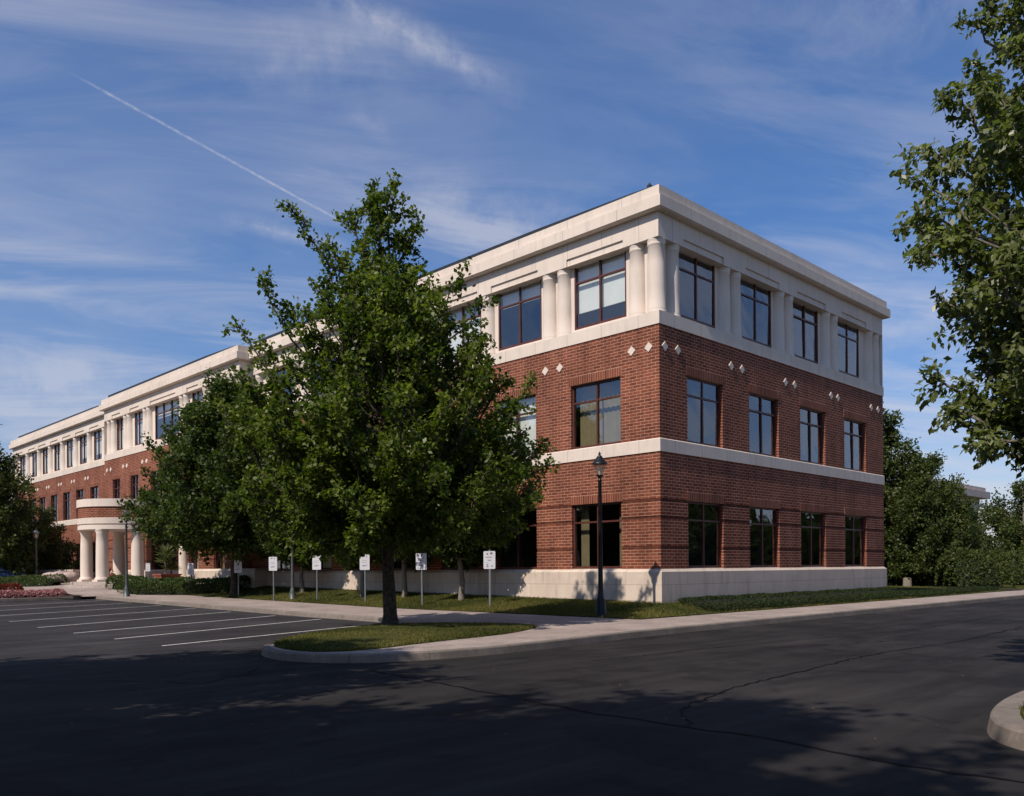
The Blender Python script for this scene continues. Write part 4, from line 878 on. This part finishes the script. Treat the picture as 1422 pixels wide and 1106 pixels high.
sg = [((680, 843), 1.93, 'rightmost parking sign, largest, with two dark emblems on top'), ((586, 841), 1.95, 'parking sign with four dark text lines just right of the island tree trunk'), ((507, 837), 1.93, 'pale parking sign just left of the island tree trunk'), ((440, 834.5), 1.95, 'nearly blank white parking sign right of the grey lamp post'), ((380, 834), 1.95, 'pale bluish parking sign left of the grey lamp post'), ((331, 828), 1.75, 'parking sign standing beside the trunk of the dark tree'), ((265, 825), 1.62, 'grey blue parking sign in front of the clipped hedge, leftmost of the row')]
for k, ((px, py), h, lab) in enumerate(sg):
    best = None
    for i in range(400):        # stand it on the lawn surface
        dep = 20+i*.1; q_ = at(px, py, dep)
        if q_[2] <= lawn_z(q_[0], q_[1]): best = q_; break
    if best is None: best = at(px, py, 40)
    sign((best[0], best[1], lawn_z(best[0], best[1])), lab, k, h)
q_ = at(206, 812, 46.5); sign((q_[0], q_[1], q_[2]-.1), 'small white sign on a post beside the portico column', 7, 1.25, None, .7)

# low wall, urns, boulders and a parked car at the far left
mb = MB(); qa, qb = at(34, 790, 62), at(106, 790, 58); v_ = Vector((qb[0]-qa[0], qb[1]-qa[1], 0)); L_ = v_.length; an = math.atan2(v_.y, v_.x); M_ = Matrix.Translation((qa[0], qa[1], .8)) @ Matrix.Rotation(an, 4, 'Z')
mb.box(0, L_, -.2, .2, 0, .85, 0, M_); mb.box(-.05, L_+.05, -.26, .26, .85, .97, 0, M_); tag(mb.build('stone_wall', 'stone_plinth'), 'low grey stone wall left of the portico under the dark trees', 'wall')
for k, px in enumerate((19, 29)):
    q_ = at(px, 806, 58); o = thing('stone_urn', ['white pedestal urn, left one of the pair at the far left', 'grey pedestal urn, right one of the pair at the far left'][k], 'planter', (q_[0], q_[1], .62), 0, 'pedestal urns')
    mb = MB(); mb.box(-.26, .26, -.26, .26, 0, .1); mb.lathe([(.20, .1), (.17, .2), (.16, .75), (.24, .85)], 16); mb.build('pedestal', 'white_marble', o); mb = MB(); mb.lathe([(.12, .85), (.16, .9), (.32, 1.12), (.36, 1.3), (.31, 1.3), (.2, 1.2)], 18); mb.build('bowl', 'white_marble', o)
    g = np.random.default_rng(k); n = 160; d_ = unit(g.normal(0, 1, (n, 3))+np.array([0, 0, .6])); link('flowers', leaf_mesh('flowers', np.array([0, 0, 1.3])+d_*g.uniform(.05, .32, n)[:, None], d_, unit(g.normal(0, 1, (n, 3))), np.full(n, .14), np.full(n, .10), g.uniform(0, 1, n), ['petal_pink' if k == 0 else 'leaf_hedge']), o)
def boulder(loc, r_, seed, label):
    g = random.Random(seed); mb = MB(); rows = []
    for i in range(9):
        a = PI*i/8; rows.append([(r_*1.25*math.sin(a)*math.cos(2*PI*j/14)*(1+.12*math.sin(3*j+seed+i)), r_*math.sin(a)*math.sin(2*PI*j/14)*(1+.12*math.cos(2*j+seed)), r_*.75*math.cos(a)*(1+.1*math.sin(j*2+i))) for j in range(14)])
    mb.grid(rows, 0, True, True); o = mb.build('boulder', 'boulder'); o.location = loc; tag(o, label, 'rock', 'rounded boulders by the low wall')
for k, (px, r_, lab) in enumerate([(70, .42, 'pinkish boulder by the low wall, leftmost of three'), (83, .5, 'pinkish boulder by the low wall, middle of three'), (97, .45, 'pinkish boulder by the low wall, nearest the portico column')]):
    q_ = at(px, 803, 55); boulder((q_[0], q_[1], 1.28), r_, k, lab)
o = thing('brick_planter', 'low rounded brick red planter mound between the two left portico columns', 'planter', (-4.0, 37.3, 1.03)); mb = MB(); mb.lathe([(.5, 0), (.55, .3), (.5, .45), (.42, .45), (.35, .38)], 18); mb.build('bowl', 'planter_brick', o)
g = np.random.default_rng(9); n = 300; d_ = unit(g.normal(0, 1, (n, 3))+np.array([0, 0, .8])); link('foliage', leaf_mesh('foliage', np.array([0, 0, .4])+d_*g.uniform(.05, .4, n)[:, None], d_, unit(g.normal(0, 1, (n, 3))), np.full(n, .16), np.full(n, .1), g.uniform(0, 1, n), ['petal_red']), o)
q_ = at(-8, 806, 57); car = thing('parked_car', 'dark blue car cut off by the left edge, beyond the hedge', 'car', (q_[0], q_[1], .62), R(150))
mb = MB(); secs = [(-2.2, .55, .45, .55), (-2.15, .75, .35, .85), (-1.6, .85, .28, .98), (-1.1, .86, .28, 1.05), (-.6, .80, .28, 1.38), (.4, .78, .28, 1.42), (1.1, .84, .28, 1.05), (1.8, .84, .30, .92), (2.15, .72, .38, .78), (2.2, .55, .45, .6)]
rows = []
for x, w, zb_, zt in secs: rows.append([(x, -w*.9, zb_), (x, -w, (zb_+zt)/2), (x, -w*(.95 if zt < 1.1 else .72), zt-.05), (x, -w*.5, zt), (x, w*.5, zt), (x, w*(.95 if zt < 1.1 else .72), zt-.05), (x, w, (zb_+zt)/2), (x, w*.9, zb_)])
mb.grid(rows, 0, True, True); mb.face(rows[0]); mb.face(rows[-1][::-1]); mb.build('body', 'car_blue', car)
for sy in (-1, 1):
    mb = MB(); mb.face([(-.95, sy*.80, 1.08), (1.0, sy*.81, 1.07), (.45, sy*.66, 1.36), (-.55, sy*.66, 1.33)]); mb.build('side_window', 'car_glass', car)
    for x in (-1.35, 1.35):
        w_ = MB(); w_.lathe([(.20, -.1), (.32, -.1), (.33, 0), (.32, .1), (.2, .1)], 20); wo = w_.build('wheel', 'tyre', car); wo.location = (x, sy*.78, .33); wo.rotation_euler = (PI/2, 0, 0)
    mb = MB(); mb.box(-2.21, -2.12, sy*.62-.14, sy*.62+.14, .66, .78); mb.build('tail_light', 'tail_red', car)

# far building at the right, and a pale stone block
fb = thing('far_building', 'distant cream and brick building showing above the trees at the right', 'building', (75.5, 13.7, 0))
mb = MB(); mb.box(-30, 0, 0, 24, 0, 4.6, 0); mb.build('wall', 'far_brick', fb)
mb = MB(); mb.box(-30, -.35, .35, 24, 4.6, 7.3, 0); mb.build('wall', 'far_stone', fb)
mb = MB(); mb.box(-30, .0, -.0, 24, 7.3, 8.5, 0); mb.box(-30.05, .05, -.05, 24, 4.6, 5.0, 0); mb.build('frieze', 'far_stone', fb)
mb = MB(); mb.box(-30.5, .8, -.8, 24.5, 8.5, 9.2, 0); mb.box(-30.5, .45, -.45, 24.5, 9.2, 9.65, 0); mb.build('cornice', 'far_stone', fb)
cme = MB(); cme.lathe([(.4, 5.0), (.36, 5.2), (.34, 7.1), (.42, 7.3)], 14); cme = cme.mesh('column', ['far_stone'])
wme = MB(); wme.box(-1, 1, -.05, 0, 5.2, 7.1, 0); wme = wme.mesh('window', ['far_glass'])
for k in range(7):
    for dx in (.5, 1.5): o = link('column', cme, fb); o.location = (-dx-k*4.1, .42, 0)
    o = link('window', wme, fb); o.location = (-3.05-k*4.1, .34, 0)
q_ = at(1397, 806, 62); mb = MB(); mb.box(-2.2, 1.1, -.3, .3, 0, .3); mb.grid([[(-1.9, -.25, .3), (1.1, -.25, .3), (1.1, .25, .3), (-1.9, .25, .3)], [(-.2, -.2, .85), (1.1, -.2, 1.25), (1.1, .2, 1.25), (-.2, .2, .85)]], 0, False, True); mb.face([(-.2, -.2, .85), (1.1, -.2, 1.25), (1.1, .2, 1.25), (-.2, .2, .85)])
o = mb.build('stone_block', 'far_stone'); o.location = (q_[0], q_[1], .25); o.rotation_euler = (0, 0, R(-42)); tag(o, 'pale sloping stone block under the trees at the right edge', 'retaining wall')
q_ = at(1260, 803, 54); mb = MB(); mb.lathe([(.32, -.1), (.27, .1), (.24, .55), (.22, .58)], 12); o = mb.build('tree_stump', 'bark_pale'); o.location = (q_[0], q_[1], .25); tag(o, 'short pale tree stump on the grass right of the building', 'stump')
mb = MB(); P = [(31, -1.75), (31.6, .4), (33.5, 3.0), (37, 5.5), (42, 7.5), (50, 9)]
L2 = off_path(P, .85); R2_ = off_path(P, -.85); mb.grid([[(x, y, lawn_z(x, y)+.02) for x, y in L2], [(x, y, lawn_z(x, y)+.02) for x, y in R2_]], 0, False); mb.build('path', 'asphalt', kind='structure')
